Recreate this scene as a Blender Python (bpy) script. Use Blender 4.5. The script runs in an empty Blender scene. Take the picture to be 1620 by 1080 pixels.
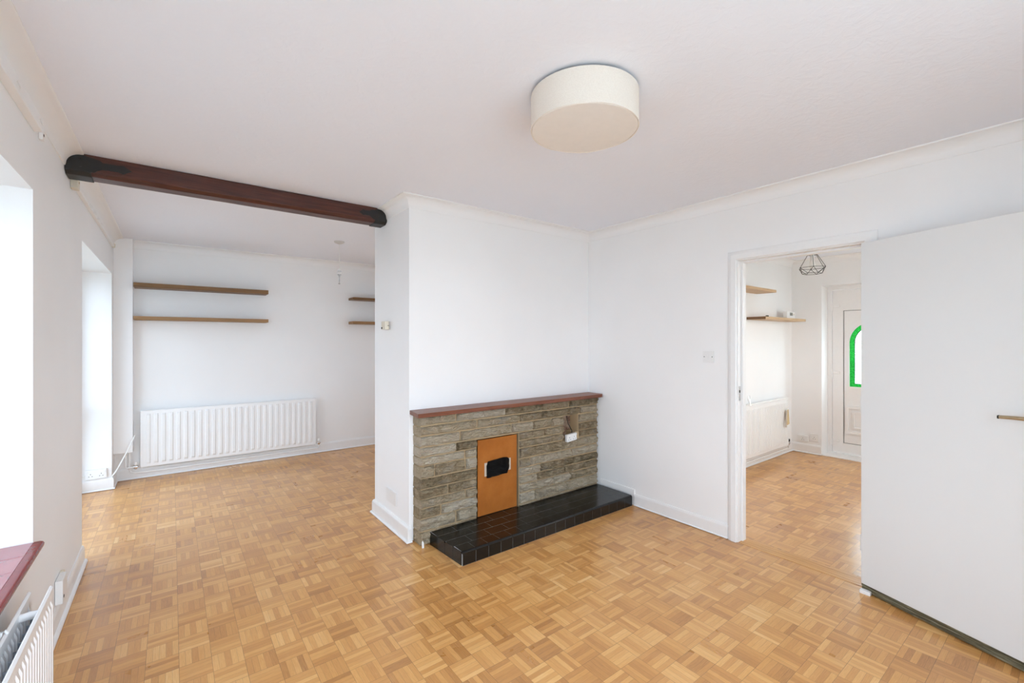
import bpy, bmesh, math, random
from mathutils import Vector, Matrix, noise
random.seed(7)
SC = bpy.context.scene
COL = SC.collection
# ------------------------------------------------------------------ helpers
ROOTM = {}

def setp(o, label=None, cat=None, group=None, kind=None):
    if label: o['label'] = label
    if cat: o['category'] = cat
    if group: o['group'] = group
    if kind: o['kind'] = kind
    return o

def thing(name, label, cat, loc, rotz=0.0, group=None, kind=None):
    o = bpy.data.objects.new(name, None)
    o.empty_display_size = 0.05
    COL.objects.link(o)
    o.location = loc
    o.rotation_euler = (0, 0, rotz)
    ROOTM[o.name] = Matrix.Translation(Vector(loc)) @ Matrix.Rotation(rotz, 4, 'Z')
    return setp(o, label, cat, group, kind)

def mk(name, bm, mat, parent=None, smooth=False, local=False, label=None, angle=35):
    """link bm as one mesh object; bm is in world coordinates unless local"""
    if parent is not None and not local:
        bm.transform(ROOTM[parent.name].inverted())
    bmesh.ops.recalc_face_normals(bm, faces=bm.faces[:])
    me = bpy.data.meshes.new(name)
    bm.to_mesh(me); bm.free()
    if smooth:
        for p in me.polygons: p.use_smooth = True
        try: me.set_sharp_from_angle(angle=math.radians(angle))
        except Exception: pass
    mats = [mat]
    for m in mats: me.materials.append(m)
    o = bpy.data.objects.new(name, me)
    COL.objects.link(o)
    if parent is not None:
        o.parent = parent
        ROOTM[o.name] = ROOTM[parent.name].copy()
    else:
        ROOTM[o.name] = Matrix.Identity(4)
    if label: o['label'] = label
    if smooth:
        w = o.modifiers.new('weighted_normals', 'WEIGHTED_NORMAL'); w.keep_sharp = True; w.weight = 80
    return o

def solo(name, bm, mat, label, cat, group=None, smooth=False, origin=None):
    """a thing that is a single mesh; its origin goes to the given world point"""
    if origin is not None:
        bm.transform(Matrix.Translation(-Vector(origin)))
    o = mk(name, bm, mat, None, smooth)
    if origin is not None:
        o.location = origin
        ROOTM[o.name] = Matrix.Translation(Vector(origin))
    return setp(o, label, cat, group)

def struct(name, bm, mat, label=None, smooth=False):
    o = mk(name, bm, mat, None, smooth)
    o['kind'] = 'structure'
    if label: o['label'] = label
    return o

def NB(): return bmesh.new()

def box(bm, lo, hi, bev=0.0, seg=2, M=None):
    x0, y0, z0 = lo; x1, y1, z1 = hi
    r = bmesh.ops.create_cube(bm, size=1.0)
    vs = r['verts']
    for v in vs:
        v.co = Vector(((x0+x1)/2 + v.co.x*(x1-x0), (y0+y1)/2 + v.co.y*(y1-y0), (z0+z1)/2 + v.co.z*(z1-z0)))
    if M is not None:
        for v in vs: v.co = M @ v.co
    if bev > 0:
        es = list({e for v in vs for e in v.link_edges})
        bmesh.ops.bevel(bm, geom=es, offset=bev, segments=seg, profile=0.5, affect='EDGES')
    return bm

def frame_of(d):
    d = d.normalized()
    a = Vector((0, 0, 1)) if abs(d.z) < 0.9 else Vector((1, 0, 0))
    u = d.cross(a).normalized()
    return u, d.cross(u).normalized()

def tube(bm, pts, r, seg=10, closed=False):
    pts = [Vector(p) for p in pts]
    n = len(pts)
    rings = []
    u = None
    for i, p in enumerate(pts):
        if closed:
            d = (pts[(i+1) % n] - pts[i-1])
        else:
            d = pts[min(i+1, n-1)] - pts[max(i-1, 0)]
        d.normalize()
        if u is None:
            u, w = frame_of(d)
        else:
            u = (u - d*u.dot(d)).normalized(); w = d.cross(u)
        rr = r[i] if isinstance(r, (list, tuple)) else r
        rings.append([bm.verts.new(p + (u*math.cos(2*math.pi*k/seg) + w*math.sin(2*math.pi*k/seg))*rr) for k in range(seg)])
    m = n if closed else n-1
    for i in range(m):
        a, b = rings[i], rings[(i+1) % n]
        for k in range(seg):
            bm.faces.new((a[k], a[(k+1) % seg], b[(k+1) % seg], b[k]))
    if not closed:
        bm.faces.new(rings[0][::-1]); bm.faces.new(rings[-1])
    return bm

def lathe(bm, prof, c, axis='Z', seg=32, cap=True):
    """prof: list of (radius, height) revolved about an axis through c"""
    c = Vector(c)
    rings = []
    for r, h in prof:
        ring = []
        for k in range(seg):
            t = 2*math.pi*k/seg
            a, b = r*math.cos(t), r*math.sin(t)
            p = {'Z': (a, b, h), 'X': (h, a, b), 'Y': (a, h, b)}[axis]
            ring.append(bm.verts.new(c + Vector(p)))
        rings.append(ring)
    for i in range(len(rings)-1):
        for k in range(seg):
            bm.faces.new((rings[i][k], rings[i][(k+1) % seg], rings[i+1][(k+1) % seg], rings[i+1][k]))
    if cap:
        bm.faces.new(rings[0][::-1]); bm.faces.new(rings[-1])
    return bm

def prism(bm, poly, axis, a, b):
    """extrude a 2D polygon along axis from a to b. axis X: poly=(y,z); Y: (x,z); Z: (x,y)"""
    def P(p, t):
        return {'X': (t, p[0], p[1]), 'Y': (p[0], t, p[1]), 'Z': (p[0], p[1], t)}[axis]
    v0 = [bm.verts.new(P(p, a)) for p in poly]
    v1 = [bm.verts.new(P(p, b)) for p in poly]
    n = len(poly)
    bm.faces.new(v0[::-1]); bm.faces.new(v1)
    for i in range(n):
        bm.faces.new((v0[i], v0[(i+1) % n], v1[(i+1) % n], v1[i]))
    return bm

def sweep(bm, path, prof):
    """mitred sweep of profile [(out, z)] along an open 2D path; out goes to the left of travel"""
    P = [Vector((p[0], p[1])) for p in path]
    n = len(P)
    rings = []
    for i in range(n):
        def nrm(a, b):
            d = (b-a).normalized(); return Vector((-d.y, d.x))
        if i == 0: m = nrm(P[0], P[1])
        elif i == n-1: m = nrm(P[-2], P[-1])
        else:
            n1, n2 = nrm(P[i-1], P[i]), nrm(P[i], P[i+1])
            m = (n1+n2); m = m / max(1e-6, (1+n1.dot(n2)))
        rings.append([bm.verts.new((P[i].x + m.x*o, P[i].y + m.y*o, z)) for o, z in prof])
    k = len(prof)
    for i in range(n-1):
        for j in range(k):
            bm.faces.new((rings[i][j], rings[i][(j+1) % k], rings[i+1][(j+1) % k], rings[i+1][j]))
    bm.faces.new(rings[0][::-1]); bm.faces.new(rings[-1])
    return bm

def wall(bm, axis, p0, p1, a0, a1, z0, z1, holes=()):
    """solid wall p0..p1 thick on axis, a0..a1 along, rectangular holes (a, b, za, zb) cut clean through"""
    A = sorted({a0, a1, *[h[0] for h in holes], *[h[1] for h in holes]})
    Z = sorted({z0, z1, *[h[2] for h in holes], *[h[3] for h in holes]})
    A = [a for a in A if a0 <= a <= a1]; Z = [z for z in Z if z0 <= z <= z1]
    for i in range(len(A)-1):
        for j in range(len(Z)-1):
            ca, cz = (A[i]+A[i+1])/2, (Z[j]+Z[j+1])/2
            if any(h[0] < ca < h[1] and h[2] < cz < h[3] for h in holes): continue
            if axis == 'X': box(bm, (p0, A[i], Z[j]), (p1, A[i+1], Z[j+1]))
            else: box(bm, (A[i], p0, Z[j]), (A[i+1], p1, Z[j+1]))
    bmesh.ops.remove_doubles(bm, verts=bm.verts[:], dist=1e-5)
    seen = {}
    for f in bm.faces:
        seen.setdefault(frozenset(v.index for v in f.verts), []).append(f)
    bm.verts.index_update()
    seen = {}
    for f in bm.faces:
        seen.setdefault(frozenset(v.index for v in f.verts), []).append(f)
    dead = [f for fs in seen.values() if len(fs) > 1 for f in fs]
    bmesh.ops.delete(bm, geom=dead, context='FACES_ONLY')
    return bm

# ------------------------------------------------------------------ materials
class NT:
    def __init__(self, name):
        self.m = bpy.data.materials.new(name); self.m.use_nodes = True
        self.t = self.m.node_tree; self.n = self.t.nodes; self.l = self.t.links
        self.bsdf = self.n['Principled BSDF']
    def new(self, typ, **kw):
        nd = self.n.new(typ)
        for k, v in kw.items(): setattr(nd, k, v)
        return nd
    def put(self, sock, v):
        if isinstance(v, bpy.types.NodeSocket): self.l.new(v, sock)
        elif v is not None: sock.default_value = v
    def math(self, op, a, b=None, c=None, clamp=False):
        nd = self.new('ShaderNodeMath', operation=op, use_clamp=clamp)
        self.put(nd.inputs[0], a); self.put(nd.inputs[1], b)
        if c is not None: self.put(nd.inputs[2], c)
        return nd.outputs[0]
    def mixc(self, f, a, b, mode='MIX'):
        nd = self.new('ShaderNodeMix', data_type='RGBA', blend_type=mode)
        self.put(nd.inputs[0], f); self.put(nd.inputs[6], a); self.put(nd.inputs[7], b)
        return nd.outputs[2]
    def ramp(self, f, stops):
        nd = self.new('ShaderNodeValToRGB')
        e = nd.color_ramp.elements
        while len(e) > 1: e.remove(e[-1])
        e[0].position = stops[0][0]; e[0].color = (*stops[0][1], 1)
        for p, c in stops[1:]:
            x = e.new(p); x.color = (*c, 1)
        self.put(nd.inputs[0], f)
        return nd.outputs[0]
    def coord(self, kind='Object'):
        return self.new('ShaderNodeTexCoord').outputs[kind]
    def mapping(self, v, scale=(1, 1, 1), rot=(0, 0, 0), loc=(0, 0, 0)):
        nd = self.new('ShaderNodeMapping')
        self.put(nd.inputs[0], v); nd.inputs['Scale'].default_value = scale
        nd.inputs['Rotation'].default_value = rot; nd.inputs['Location'].default_value = loc
        return nd.outputs[0]
    def noise(self, v, scale=5, detail=3, rough=0.5, dist=0.0):
        nd = self.new('ShaderNodeTexNoise')
        self.put(nd.inputs['Vector'], v); nd.inputs['Scale'].default_value = scale
        nd.inputs['Detail'].default_value = detail; nd.inputs['Roughness'].default_value = rough
        nd.inputs['Distortion'].default_value = dist
        return nd.outputs[0]
    def bump(self, h, strength=0.2, dist=0.01):
        nd = self.new('ShaderNodeBump')
        nd.inputs['Strength'].default_value = strength; nd.inputs['Distance'].default_value = dist
        self.put(nd.inputs['Height'], h)
        self.l.new(nd.outputs[0], self.bsdf.inputs['Normal'])
    def set(self, **kw):
        names = dict(color='Base Color', rough='Roughness', metal='Metallic', spec='Specular IOR Level',
                     coat='Coat Weight', coatr='Coat Roughness', ecol='Emission Color', estr='Emission Strength',
                     sss='Subsurface Weight', trans='Transmission Weight', alpha='Alpha')
        for k, v in kw.items():
            if k in ('color', 'ecol') and isinstance(v, tuple) and len(v) == 3: v = (*v, 1)
            self.put(self.bsdf.inputs[names[k]], v)
        return self

def paint(name, col, rough=0.6, bstr=0.08, bscale=120, var=0.02):
    t = NT(name); v = t.coord()
    big = t.noise(v, 1.3, 3)
    lo = tuple(max(0, c*(1-var)) for c in col); hi = tuple(min(1, c*(1+var)) for c in col)
    t.set(color=t.ramp(big, [(0.3, lo), (0.7, hi)]), rough=rough)
    t.bump(t.noise(v, bscale, 3), bstr, 0.004)
    return t.m

def plain(name, col, rough=0.4, metal=0.0, spec=0.5, var=0.03, coat=0.0):
    t = NT(name); v = t.coord()
    n = t.noise(v, 30, 3)
    lo = tuple(max(0, c*(1-var)) for c in col); hi = tuple(min(1, c*(1+var)) for c in col)
    t.set(color=t.ramp(n, [(0.3, lo), (0.7, hi)]), rough=rough, metal=metal, spec=spec, coat=coat)
    return t.m

def wood(name, dark, mid, light, axis=0, rough=0.45, scale=1.0, bump=0.15, coat=0.0):
    t = NT(name); v = t.coord()
    sc = [38*scale]*3; sc[axis] = 2.2*scale
    vv = t.mapping(v, tuple(sc))
    n1 = t.noise(vv, 1.0, 6, 0.62, 0.6)
    sc2 = [160*scale]*3; sc2[axis] = 5*scale
    n2 = t.noise(t.mapping(v, tuple(sc2)), 1.0, 4, 0.6)
    f = t.math('MULTIPLY_ADD', n2, 0.35, t.math('MULTIPLY', n1, 0.7))
    t.set(color=t.ramp(f, [(0.32, dark), (0.52, mid), (0.72, light)]), rough=rough, coat=coat, coatr=0.2)
    t.bump(f, bump, 0.004)
    return t.m

M = {}
M['wall'] = paint('white_wall_paint', (0.87, 0.87, 0.868), 0.62, 0.06, 90)
M['reveal'] = M['wall']
M['gloss'] = plain('white_gloss_paint', (0.84, 0.84, 0.835), 0.32, var=0.01)
M['rad'] = plain('radiator_enamel', (0.85, 0.85, 0.845), 0.28, var=0.008)
M['doorpaint'] = paint('door_satin_paint', (0.755, 0.765, 0.76), 0.42, 0.03, 60, 0.01)
M['upvc'] = plain('white_upvc', (0.85, 0.84, 0.83), 0.3, var=0.008)
M['plastic'] = plain('white_plastic', (0.82, 0.82, 0.81), 0.3, var=0.01)
M['plastic_cream'] = plain('cream_plastic', (0.72, 0.66, 0.54), 0.4, var=0.03)
M['chrome'] = plain('chrome', (0.7, 0.7, 0.7), 0.2, 1.0)
M['brass'] = plain('tarnished_brass', (0.50, 0.41, 0.27), 0.32, 1.0, var=0.15)
M['darkmetal'] = plain('dark_metal', (0.03, 0.028, 0.026), 0.45, 0.6)
M['blackpaint'] = plain('black_paint', (0.008, 0.008, 0.008), 0.5, var=0.2)
M['darkhole'] = plain('dark_recess', (0.02, 0.016, 0.013), 0.9)
M['cord'] = plain('white_flex', (0.8, 0.8, 0.78), 0.5)

# ceiling: fine swirled texture
t = NT('textured_ceiling_paint'); v = t.coord()
w = t.noise(t.mapping(v, (1, 1, 1)), 18, 5, 0.6, 1.2)
t.set(color=t.ramp(t.noise(v, 1.1, 3), [(0.3, (0.825, 0.845, 0.905)), (0.7, (0.845, 0.865, 0.925))]), rough=0.75)
t.bump(w, 0.22, 0.012); M['ceiling'] = t.m

# floor: oak mosaic parquet, five fingers to a square, every other square turned
def parquet():
    t = NT('oak_mosaic_parquet'); S = 0.115
    sep = t.new('ShaderNodeSeparateXYZ'); t.l.new(t.coord(), sep.inputs[0])
    u = t.math('MULTIPLY_ADD', sep.outputs[0], 1/S, 100 + 0.205/S)
    v = t.math('MULTIPLY_ADD', sep.outputs[1], 1/S, 100.35)
    iu, iv = t.math('FLOOR', u), t.math('FLOOR', v)
    fu, fv = t.math('FRACT', u), t.math('FRACT', v)
    par = t.math('MODULO', t.math('ADD', iu, iv), 2.0)
    inv = t.math('SUBTRACT', 1.0, par)
    a = t.math('ADD', t.math('MULTIPLY', fu, par), t.math('MULTIPLY', fv, inv))
    b = t.math('ADD', t.math('MULTIPLY', fv, par), t.math('MULTIPLY', fu, inv))
    a5 = t.math('MULTIPLY', a, 5.0)
    k, fa = t.math('FLOOR', a5), t.math('FRACT', a5)
    cid = t.new('ShaderNodeCombineXYZ')
    t.put(cid.inputs[0], iu); t.put(cid.inputs[1], iv); t.put(cid.inputs[2], k)
    wn = t.new('ShaderNodeTexWhiteNoise', noise_dimensions='3D'); t.l.new(cid.outputs[0], wn.inputs['Vector'])
    pid = t.new('ShaderNodeCombineXYZ'); t.put(pid.inputs[0], iu); t.put(pid.inputs[1], iv)
    wp = t.new('ShaderNodeTexWhiteNoise', noise_dimensions='3D'); t.l.new(pid.outputs[0], wp.inputs['Vector'])
    # grain runs along the finger
    gv = t.new('ShaderNodeCombineXYZ')
    t.put(gv.inputs[0], t.math('MULTIPLY', b, 1.6)); t.put(gv.inputs[1], t.math('MULTIPLY', a5, 5.0))
    t.put(gv.inputs[2], t.math('MULTIPLY_ADD', wn.outputs[0], 91.0, t.math('MULTIPLY', wp.outputs[0], 57.0)))
    g = t.noise(gv.outputs[0], 1.6, 5, 0.62, 0.5)
    tone = t.math('ADD', t.math('MULTIPLY', wn.outputs[0], 0.34), t.math('MULTIPLY', wp.outputs[0], 0.20))
    tone = t.math('ADD', tone, t.math('MULTIPLY', g, 0.45))
    tone = t.math('ADD', tone, t.math('MULTIPLY', t.math('SUBTRACT', t.noise(t.coord(), 0.9, 3), 0.5), 0.35))
    col = t.ramp(tone, [(0.10, (0.33, 0.142, 0.038)), (0.32, (0.52, 0.240, 0.067)), (0.54, (0.635, 0.320, 0.098)),
                        (0.72, (0.73, 0.410, 0.148)), (0.88, (0.81, 0.55, 0.26))])
    # dark seams between fingers, a little wider round each square
    e1 = t.math('MINIMUM', fa, t.math('SUBTRACT', 1.0, fa))
    s1 = t.math('LESS_THAN', e1, 0.022)
    em = t.math('MINIMUM', t.math('MINIMUM', fu, t.math('SUBTRACT', 1.0, fu)), t.math('MINIMUM', fv, t.math('SUBTRACT', 1.0, fv)))
    s2 = t.math('LESS_THAN', em, 0.0075)
    wobble = t.noise(t.coord(), 9, 2)
    s2 = t.math('MULTIPLY', s2, t.math('MULTIPLY_ADD', wobble, 1.2, 0.1, clamp=True))
    s = t.math('MAXIMUM', t.math('MULTIPLY', s1, t.math('MULTIPLY', wobble, 0.85)), t.math('MULTIPLY', s2, 0.80))
    col = t.mixc(s, col, (0.11, 0.052, 0.020, 1))
    # worn, paler patches in the lacquer
    wear = t.noise(t.coord(), 2.1, 5, 0.65, 0.4)
    wf = t.math('MULTIPLY', t.math('SUBTRACT', wear, 0.54, clamp=True), 1.1, clamp=True)
    col = t.mixc(wf, col, (0.70, 0.45, 0.24, 1))
    rough = t.math('ADD', 0.20, t.math('ADD', t.math('MULTIPLY', wn.outputs[0], 0.10), t.math('MULTIPLY', wear, 0.18)))
    t.set(color=col, rough=rough, spec=0.5, coat=0.30, coatr=0.16)
    h = t.math('ADD', t.math('MULTIPLY', g, 0.25), t.math('MULTIPLY', t.math('SUBTRACT', 1.0, s), 0.6))
    t.bump(t.math('ADD', h, t.math('MULTIPLY', wn.outputs[0], 0.25)), 0.10, 0.002)
    return t.m
M['floor'] = parquet()
M['plank'] = wood('oak_threshold', (0.46, 0.22, 0.065), (0.60, 0.31, 0.10), (0.70, 0.41, 0.16), 1, 0.30, 1.0, 0.08)
M['shelfdark'] = wood('dark_oak_shelf', (0.10, 0.048, 0.014), (0.19, 0.092, 0.028), (0.27, 0.14, 0.048), 0, 0.5)
M['shelfmid'] = wood('mid_oak_shelf', (0.18, 0.09, 0.03), (0.29, 0.155, 0.058), (0.40, 0.23, 0.10), 0, 0.5)
M['shelfpale'] = wood('pale_oak_shelf', (0.42, 0.26, 0.13), (0.58, 0.39, 0.22), (0.68, 0.50, 0.31), 0, 0.5)
M['endgrain'] = wood('end_grain', (0.08, 0.036, 0.013), (0.19, 0.092, 0.032), (0.27, 0.14, 0.055), 1, 0.6)
M['mantel'] = wood('mahogany_mantel', (0.10, 0.030, 0.013), (0.185, 0.056, 0.024), (0.26, 0.085, 0.038), 0, 0.40, 1.0, 0.05, 0.08)
M['beam'] = wood('dark_stained_beam', (0.024, 0.007, 0.005), (0.072, 0.019, 0.012), (0.13, 0.038, 0.022), 0, 0.40, 1.6, 0.6)
M['pinebox'] = wood('tag_wood', (0.50, 0.36, 0.16), (0.62, 0.47, 0.24), (0.70, 0.56, 0.32), 2, 0.5)

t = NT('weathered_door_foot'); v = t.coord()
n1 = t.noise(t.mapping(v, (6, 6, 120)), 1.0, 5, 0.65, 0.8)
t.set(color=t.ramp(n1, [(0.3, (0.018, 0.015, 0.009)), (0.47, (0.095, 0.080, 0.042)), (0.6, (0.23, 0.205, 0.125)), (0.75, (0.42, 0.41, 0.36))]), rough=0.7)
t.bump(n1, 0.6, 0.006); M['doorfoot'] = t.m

# stone, tinted per block by the attribute "tone"
t = NT('split_sandstone'); v = t.coord()
at = t.new('ShaderNodeAttribute'); at.attribute_name = 'tone'
n1 = t.noise(v, 14, 6, 0.68, 0.5); n2 = t.noise(t.mapping(v, (1, 1, 2.6)), 42, 5, 0.7, 0.8)
f = t.math('ADD', t.math('MULTIPLY', at.outputs['Fac'], 0.30), t.math('ADD', t.math('MULTIPLY', n1, 0.48), t.math('MULTIPLY', n2, 0.36)))
col = t.ramp(f, [(0.36, (0.22, 0.165, 0.092)), (0.47, (0.45, 0.352, 0.222)), (0.57, (0.60, 0.49, 0.335)), (0.67, (0.70, 0.60, 0.45)), (0.80, (0.80, 0.72, 0.59))])
rust = t.math('MULTIPLY', t.math('SUBTRACT', t.noise(v, 5.5, 4, 0.6), 0.55, clamp=True), 2.2, clamp=True)
col = t.mixc(rust, col, (0.38, 0.255, 0.125, 1))
slate = t.math('MULTIPLY', t.math('SUBTRACT', t.noise(t.mapping(v, (1, 1, 2), loc=(3, 1, 7)), 7.0, 4, 0.6), 0.55, clamp=True), 2.6, clamp=True)
col = t.mixc(slate, col, (0.40, 0.375, 0.335, 1))
rid = t.math('MULTIPLY', t.math('ABSOLUTE', t.math('SUBTRACT', t.noise(t.mapping(v, (1, 1, 2.2), rot=(0, 0.35, 0)), 19, 3, 0.55, 0.9), 0.5)), 3.0, clamp=True)
t.set(color=col, rough=0.88, spec=0.25); t.bump(t.math('ADD', t.math('MULTIPLY', rid, 0.9), t.math('ADD', n1, n2)), 1.0, 0.028); M['stone'] = t.m

M['mortar'] = paint('sandy_mortar', (0.46, 0.335, 0.19), 0.9, 0.5, 140, 0.25)
t = NT('niche_plaster'); v = t.coord(); n1 = t.noise(v, 26, 5, 0.7)
t.set(color=t.ramp(n1, [(0.34, (0.13, 0.052, 0.030)), (0.5, (0.32, 0.215, 0.145)), (0.7, (0.45, 0.34, 0.25))]), rough=0.9)
t.bump(n1, 0.5, 0.01); M['niche'] = t.m

t = NT('hardboard'); v = t.coord()
n1 = t.noise(v, 5, 4, 0.6); n2 = t.noise(v, 260, 2, 0.6)
t.set(color=t.ramp(t.math('MULTIPLY_ADD', n2, 0.3, t.math('MULTIPLY', n1, 0.7)), [(0.3, (0.28, 0.083, 0.012)), (0.5, (0.37, 0.120, 0.019)), (0.7, (0.45, 0.160, 0.032))]), rough=0.7, spec=0.2)
M['board'] = t.m

t = NT('black_polythene'); v = t.coord()
cr = t.noise(t.mapping(v, (1, 1, 1.6)), 22, 5, 0.7, 1.6)
t.set(color=(0.0025, 0.0025, 0.0025), rough=0.12, spec=0.2); t.bump(cr, 1.0, 0.02); M['poly'] = t.m
M['tape'] = plain('beige_tape', (0.55, 0.47, 0.38), 0.5)

t = NT('black_glazed_tile'); v = t.coord()
at = t.new('ShaderNodeAttribute'); at.attribute_name = 'tone'
n1 = t.noise(v, 9, 5, 0.65); sm = t.noise(t.mapping(v, (1, 2.5, 1)), 16, 5, 0.7, 0.7)
col = t.ramp(t.math('ADD', t.math('MULTIPLY', at.outputs['Fac'], 0.7), t.math('MULTIPLY', n1, 0.35)),
             [(0.2, (0.004, 0.0045, 0.0045)), (0.6, (0.007, 0.0068, 0.0065)), (1.0, (0.013, 0.009, 0.008))])
t.set(color=col, rough=t.math('MULTIPLY_ADD', sm, 0.22, 0.12), spec=0.45)
t.bump(sm, 0.04, 0.004); M['tile'] = t.m
M['grout'] = plain('grey_grout', (0.27, 0.27, 0.26), 0.8, var=0.3)

t = NT('red_sill_tile'); v = t.coord()
n1 = t.noise(v, 8, 4)
t.set(color=t.ramp(n1, [(0.3, (0.28, 0.050, 0.060)), (0.7, (0.36, 0.075, 0.085))]), rough=0.16, spec=0.8, coat=0.6, coatr=0.12); M['sill'] = t.m
M['nosing'] = plain('red_tile_nosing', (0.20, 0.018, 0.018), 0.25, var=0.1)

# pleated fabric drum
t = NT('cream_shade_fabric'); v = t.coord()
n1 = t.noise(t.mapping(v, (260, 260, 260)), 1.0, 2)
t.set(color=t.ramp(n1, [(0.35, (0.78, 0.71, 0.625)), (0.65, (0.82, 0.755, 0.67))]), rough=0.8)
t.bump(n1, 0.25, 0.004); M['shade'] = t.m
M['diffuser'] = plain('cream_diffuser', (0.80, 0.75, 0.69), 0.7, var=0.015)

# window glass: clear pane that also mirrors a little
def glass(name, tint=(1, 1, 1), refl=0.06, rough=0.0, diffuse=0.0, bumpy=0.0):
    m = bpy.data.materials.new(name); m.use_nodes = True
    nt = m.node_tree; n = nt.nodes; l = nt.links
    n.remove(n['Principled BSDF']); out = n['Material Output']
    tr = n.new('ShaderNodeBsdfTransparent'); tr.inputs[0].default_value = (*tint, 1)
    gl = n.new('ShaderNodeBsdfGlossy'); gl.inputs['Roughness'].default_value = rough
    mx = n.new('ShaderNodeMixShader'); mx.inputs[0].default_value = refl
    l.new(tr.outputs[0], mx.inputs[1]); l.new(gl.outputs[0], mx.inputs[2])
    last = mx
    if diffuse > 0:
        tc = n.new('ShaderNodeTexCoord'); nz = n.new('ShaderNodeTexNoise')
        nz.inputs['Scale'].default_value = 60; l.new(tc.outputs['Object'], nz.inputs['Vector'])
        rp = n.new('ShaderNodeMapRange'); rp.inputs[1].default_value = 0.35; rp.inputs[2].default_value = 0.65
        rp.inputs[3].default_value = diffuse*0.6; rp.inputs[4].default_value = min(1, diffuse*1.4)
        l.new(nz.outputs[0], rp.inputs[0])
        df = n.new('ShaderNodeBsdfTranslucent'); df.inputs[0].default_value = (*tint, 1)
        m2 = n.new('ShaderNodeMixShader'); l.new(rp.outputs[0], m2.inputs[0])
        l.new(mx.outputs[0], m2.inputs[1]); l.new(df.outputs[0], m2.inputs[2]); last = m2
    l.new(last.outputs[0], out.inputs['Surface'])
    return m
M['glass'] = glass('window_glass')
M['warm_filter'] = glass('warm_filter_glass', (0.93, 0.875, 0.82), 0.06)  # warm tint added to shift the colour of the hall daylight
M['tinted'] = glass('dimming_glass', (0.66, 0.665, 0.67), 0.08)  # grey tint added only to dim the daylight coming through the panes
M['obscure'] = glass('obscure_glass', (0.97, 0.99, 0.97), 0.05, 0.2, 0.35)
M['green'] = glass('green_stained_glass', (0.06, 0.30, 0.095), 0.04, 0.2, 0.5)

def bulb_mat(name, col, s):
    t = NT(name); t.set(color=(0.9, 0.88, 0.85), rough=0.3, ecol=col, estr=s); return t.m
M['bulb'] = plain('opal_bulb_glass', (0.86, 0.85, 0.82), 0.3, var=0.01)
M['bulboff'] = plain('clear_bulb', (0.55, 0.55, 0.55), 0.15, var=0.05)
M['lcd'] = plain('grey_display', (0.22, 0.23, 0.21), 0.25)
M['paving'] = paint('pale_paving', (0.42, 0.43, 0.40), 0.9, 0.3, 20, 0.15)

# ------------------------------------------------------------------ dimensions (metres)
WL, WR, WB, WF = -0.45, 3.12, 5.89, -0.55          # left, right, back (far) and rear wall planes
CF, CB, CS = 2.89, 3.55, 1.31                      # chimney breast front, back, side
H = 2.40
OUT = -0.73                                        # outer face of the left wall
HL, HX, HR, HO = 2.34, 6.27, 0.20, 6.56            # hall: left wall, far wall, right wall, outer face

# ------------------------------------------------------------------ setting
b = NB(); box(b, (OUT-0.0, WF-0.2, -0.12), (HO, WB+0.1, 0.0)); struct('floor', b, M['floor'], 'oak mosaic parquet floor')
b = NB(); box(b, (OUT, WF-0.2, H), (HO, WB+0.1, H+0.12)); struct('ceiling', b, M['ceiling'], 'white textured ceiling')
WIN = (1.15, 2.63, 0.555, 2.015)                   # window in the left wall (y0,y1,z0,z1)
FRN = (3.875, 5.62, 0.0, 2.03)                     # glazed door recess further along
b = NB(); wall(b, 'X', OUT, WL, WF-0.2, WB+0.1, 0, H, [WIN, FRN]); struct('wall_left', b, M['wall'])
W5 = (3.75, 5.60, 0.75, 2.20)
DOOR = (0.778, 1.515, 0.0, 1.965)
b = NB(); wall(b, 'X', WR, WR+0.1, WF-0.2, WB+0.1, 0, H, [DOOR, W5]); struct('wall_right', b, M['wall'])
b = NB(); wall(b, 'Y', WB, WB+0.1, WL, WR, 0, H); struct('wall_back', b, M['wall'])
RW = (-0.30, 1.75, 0.30, 2.15)
b = NB(); wall(b, 'Y', WF-0.2, WF, WL, WR, 0, H, [RW]); struct('wall_rear', b, M['wall'])
b = NB(); box(b, (CS, CF, 0), (WR, CB, H), 0.006, 2); struct('wall_chimney', b, M['wall'], smooth=True)
FD = (1.09, 2.01, 0.0, 2.06)
b = NB(); wall(b, 'Y', HL, HL+0.1, WR+0.1, HX, 0, H); struct('wall_hall_left', b, M['wall'])
b = NB(); wall(b, 'X', HX, HO, HR-0.2, HL+0.1, 0, H, [FD]); struct('wall_hall_far', b, M['wall'])
HW = (3.85, 5.7, 0.85, 2.12)
b = NB(); wall(b, 'Y', HR-0.2, HR, WR+0.1, HX, 0, H, [HW]); struct('wall_hall_right', b, M['wall'])
b = NB(); box(b, (-40, -40, -0.42), (45, 45, -0.40)); struct('ground_outside', b, M['paving'])

# coving
# concave quarter round between the lower fillet and the ceiling fillet
cp = [(0.0, H-0.078), (0.005, H-0.078), (0.008, H-0.066)]
for i in range(1, 8):
    a = math.pi/2*i/8
    cp.append((0.008+0.060*(1-math.cos(a)), H-0.066+0.056*math.sin(a)))
cp += [(0.070, H-0.010), (0.076, H-0.006), (0.076, H), (0.0, H)]
b = NB(); sweep(b, [(WR, WF), (WR, CF), (CS, CF), (CS, CB), (WR, CB), (WR, WB), (-0.305, WB)], cp); struct('trim_1', b, M['wall'], 'white coving round the chimney breast', True)
b = NB(); sweep(b, [(WL, WB-0.12), (WL, WF), (WR, WF)], cp); struct('trim_2', b, M['wall'], 'white coving along the window wall', True)
b = NB(); sweep(b, [(HX, HR), (HX, HL), (WR+0.1, HL)], cp); struct('trim_6', b, M['wall'], 'white coving in the hall', True)

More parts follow.
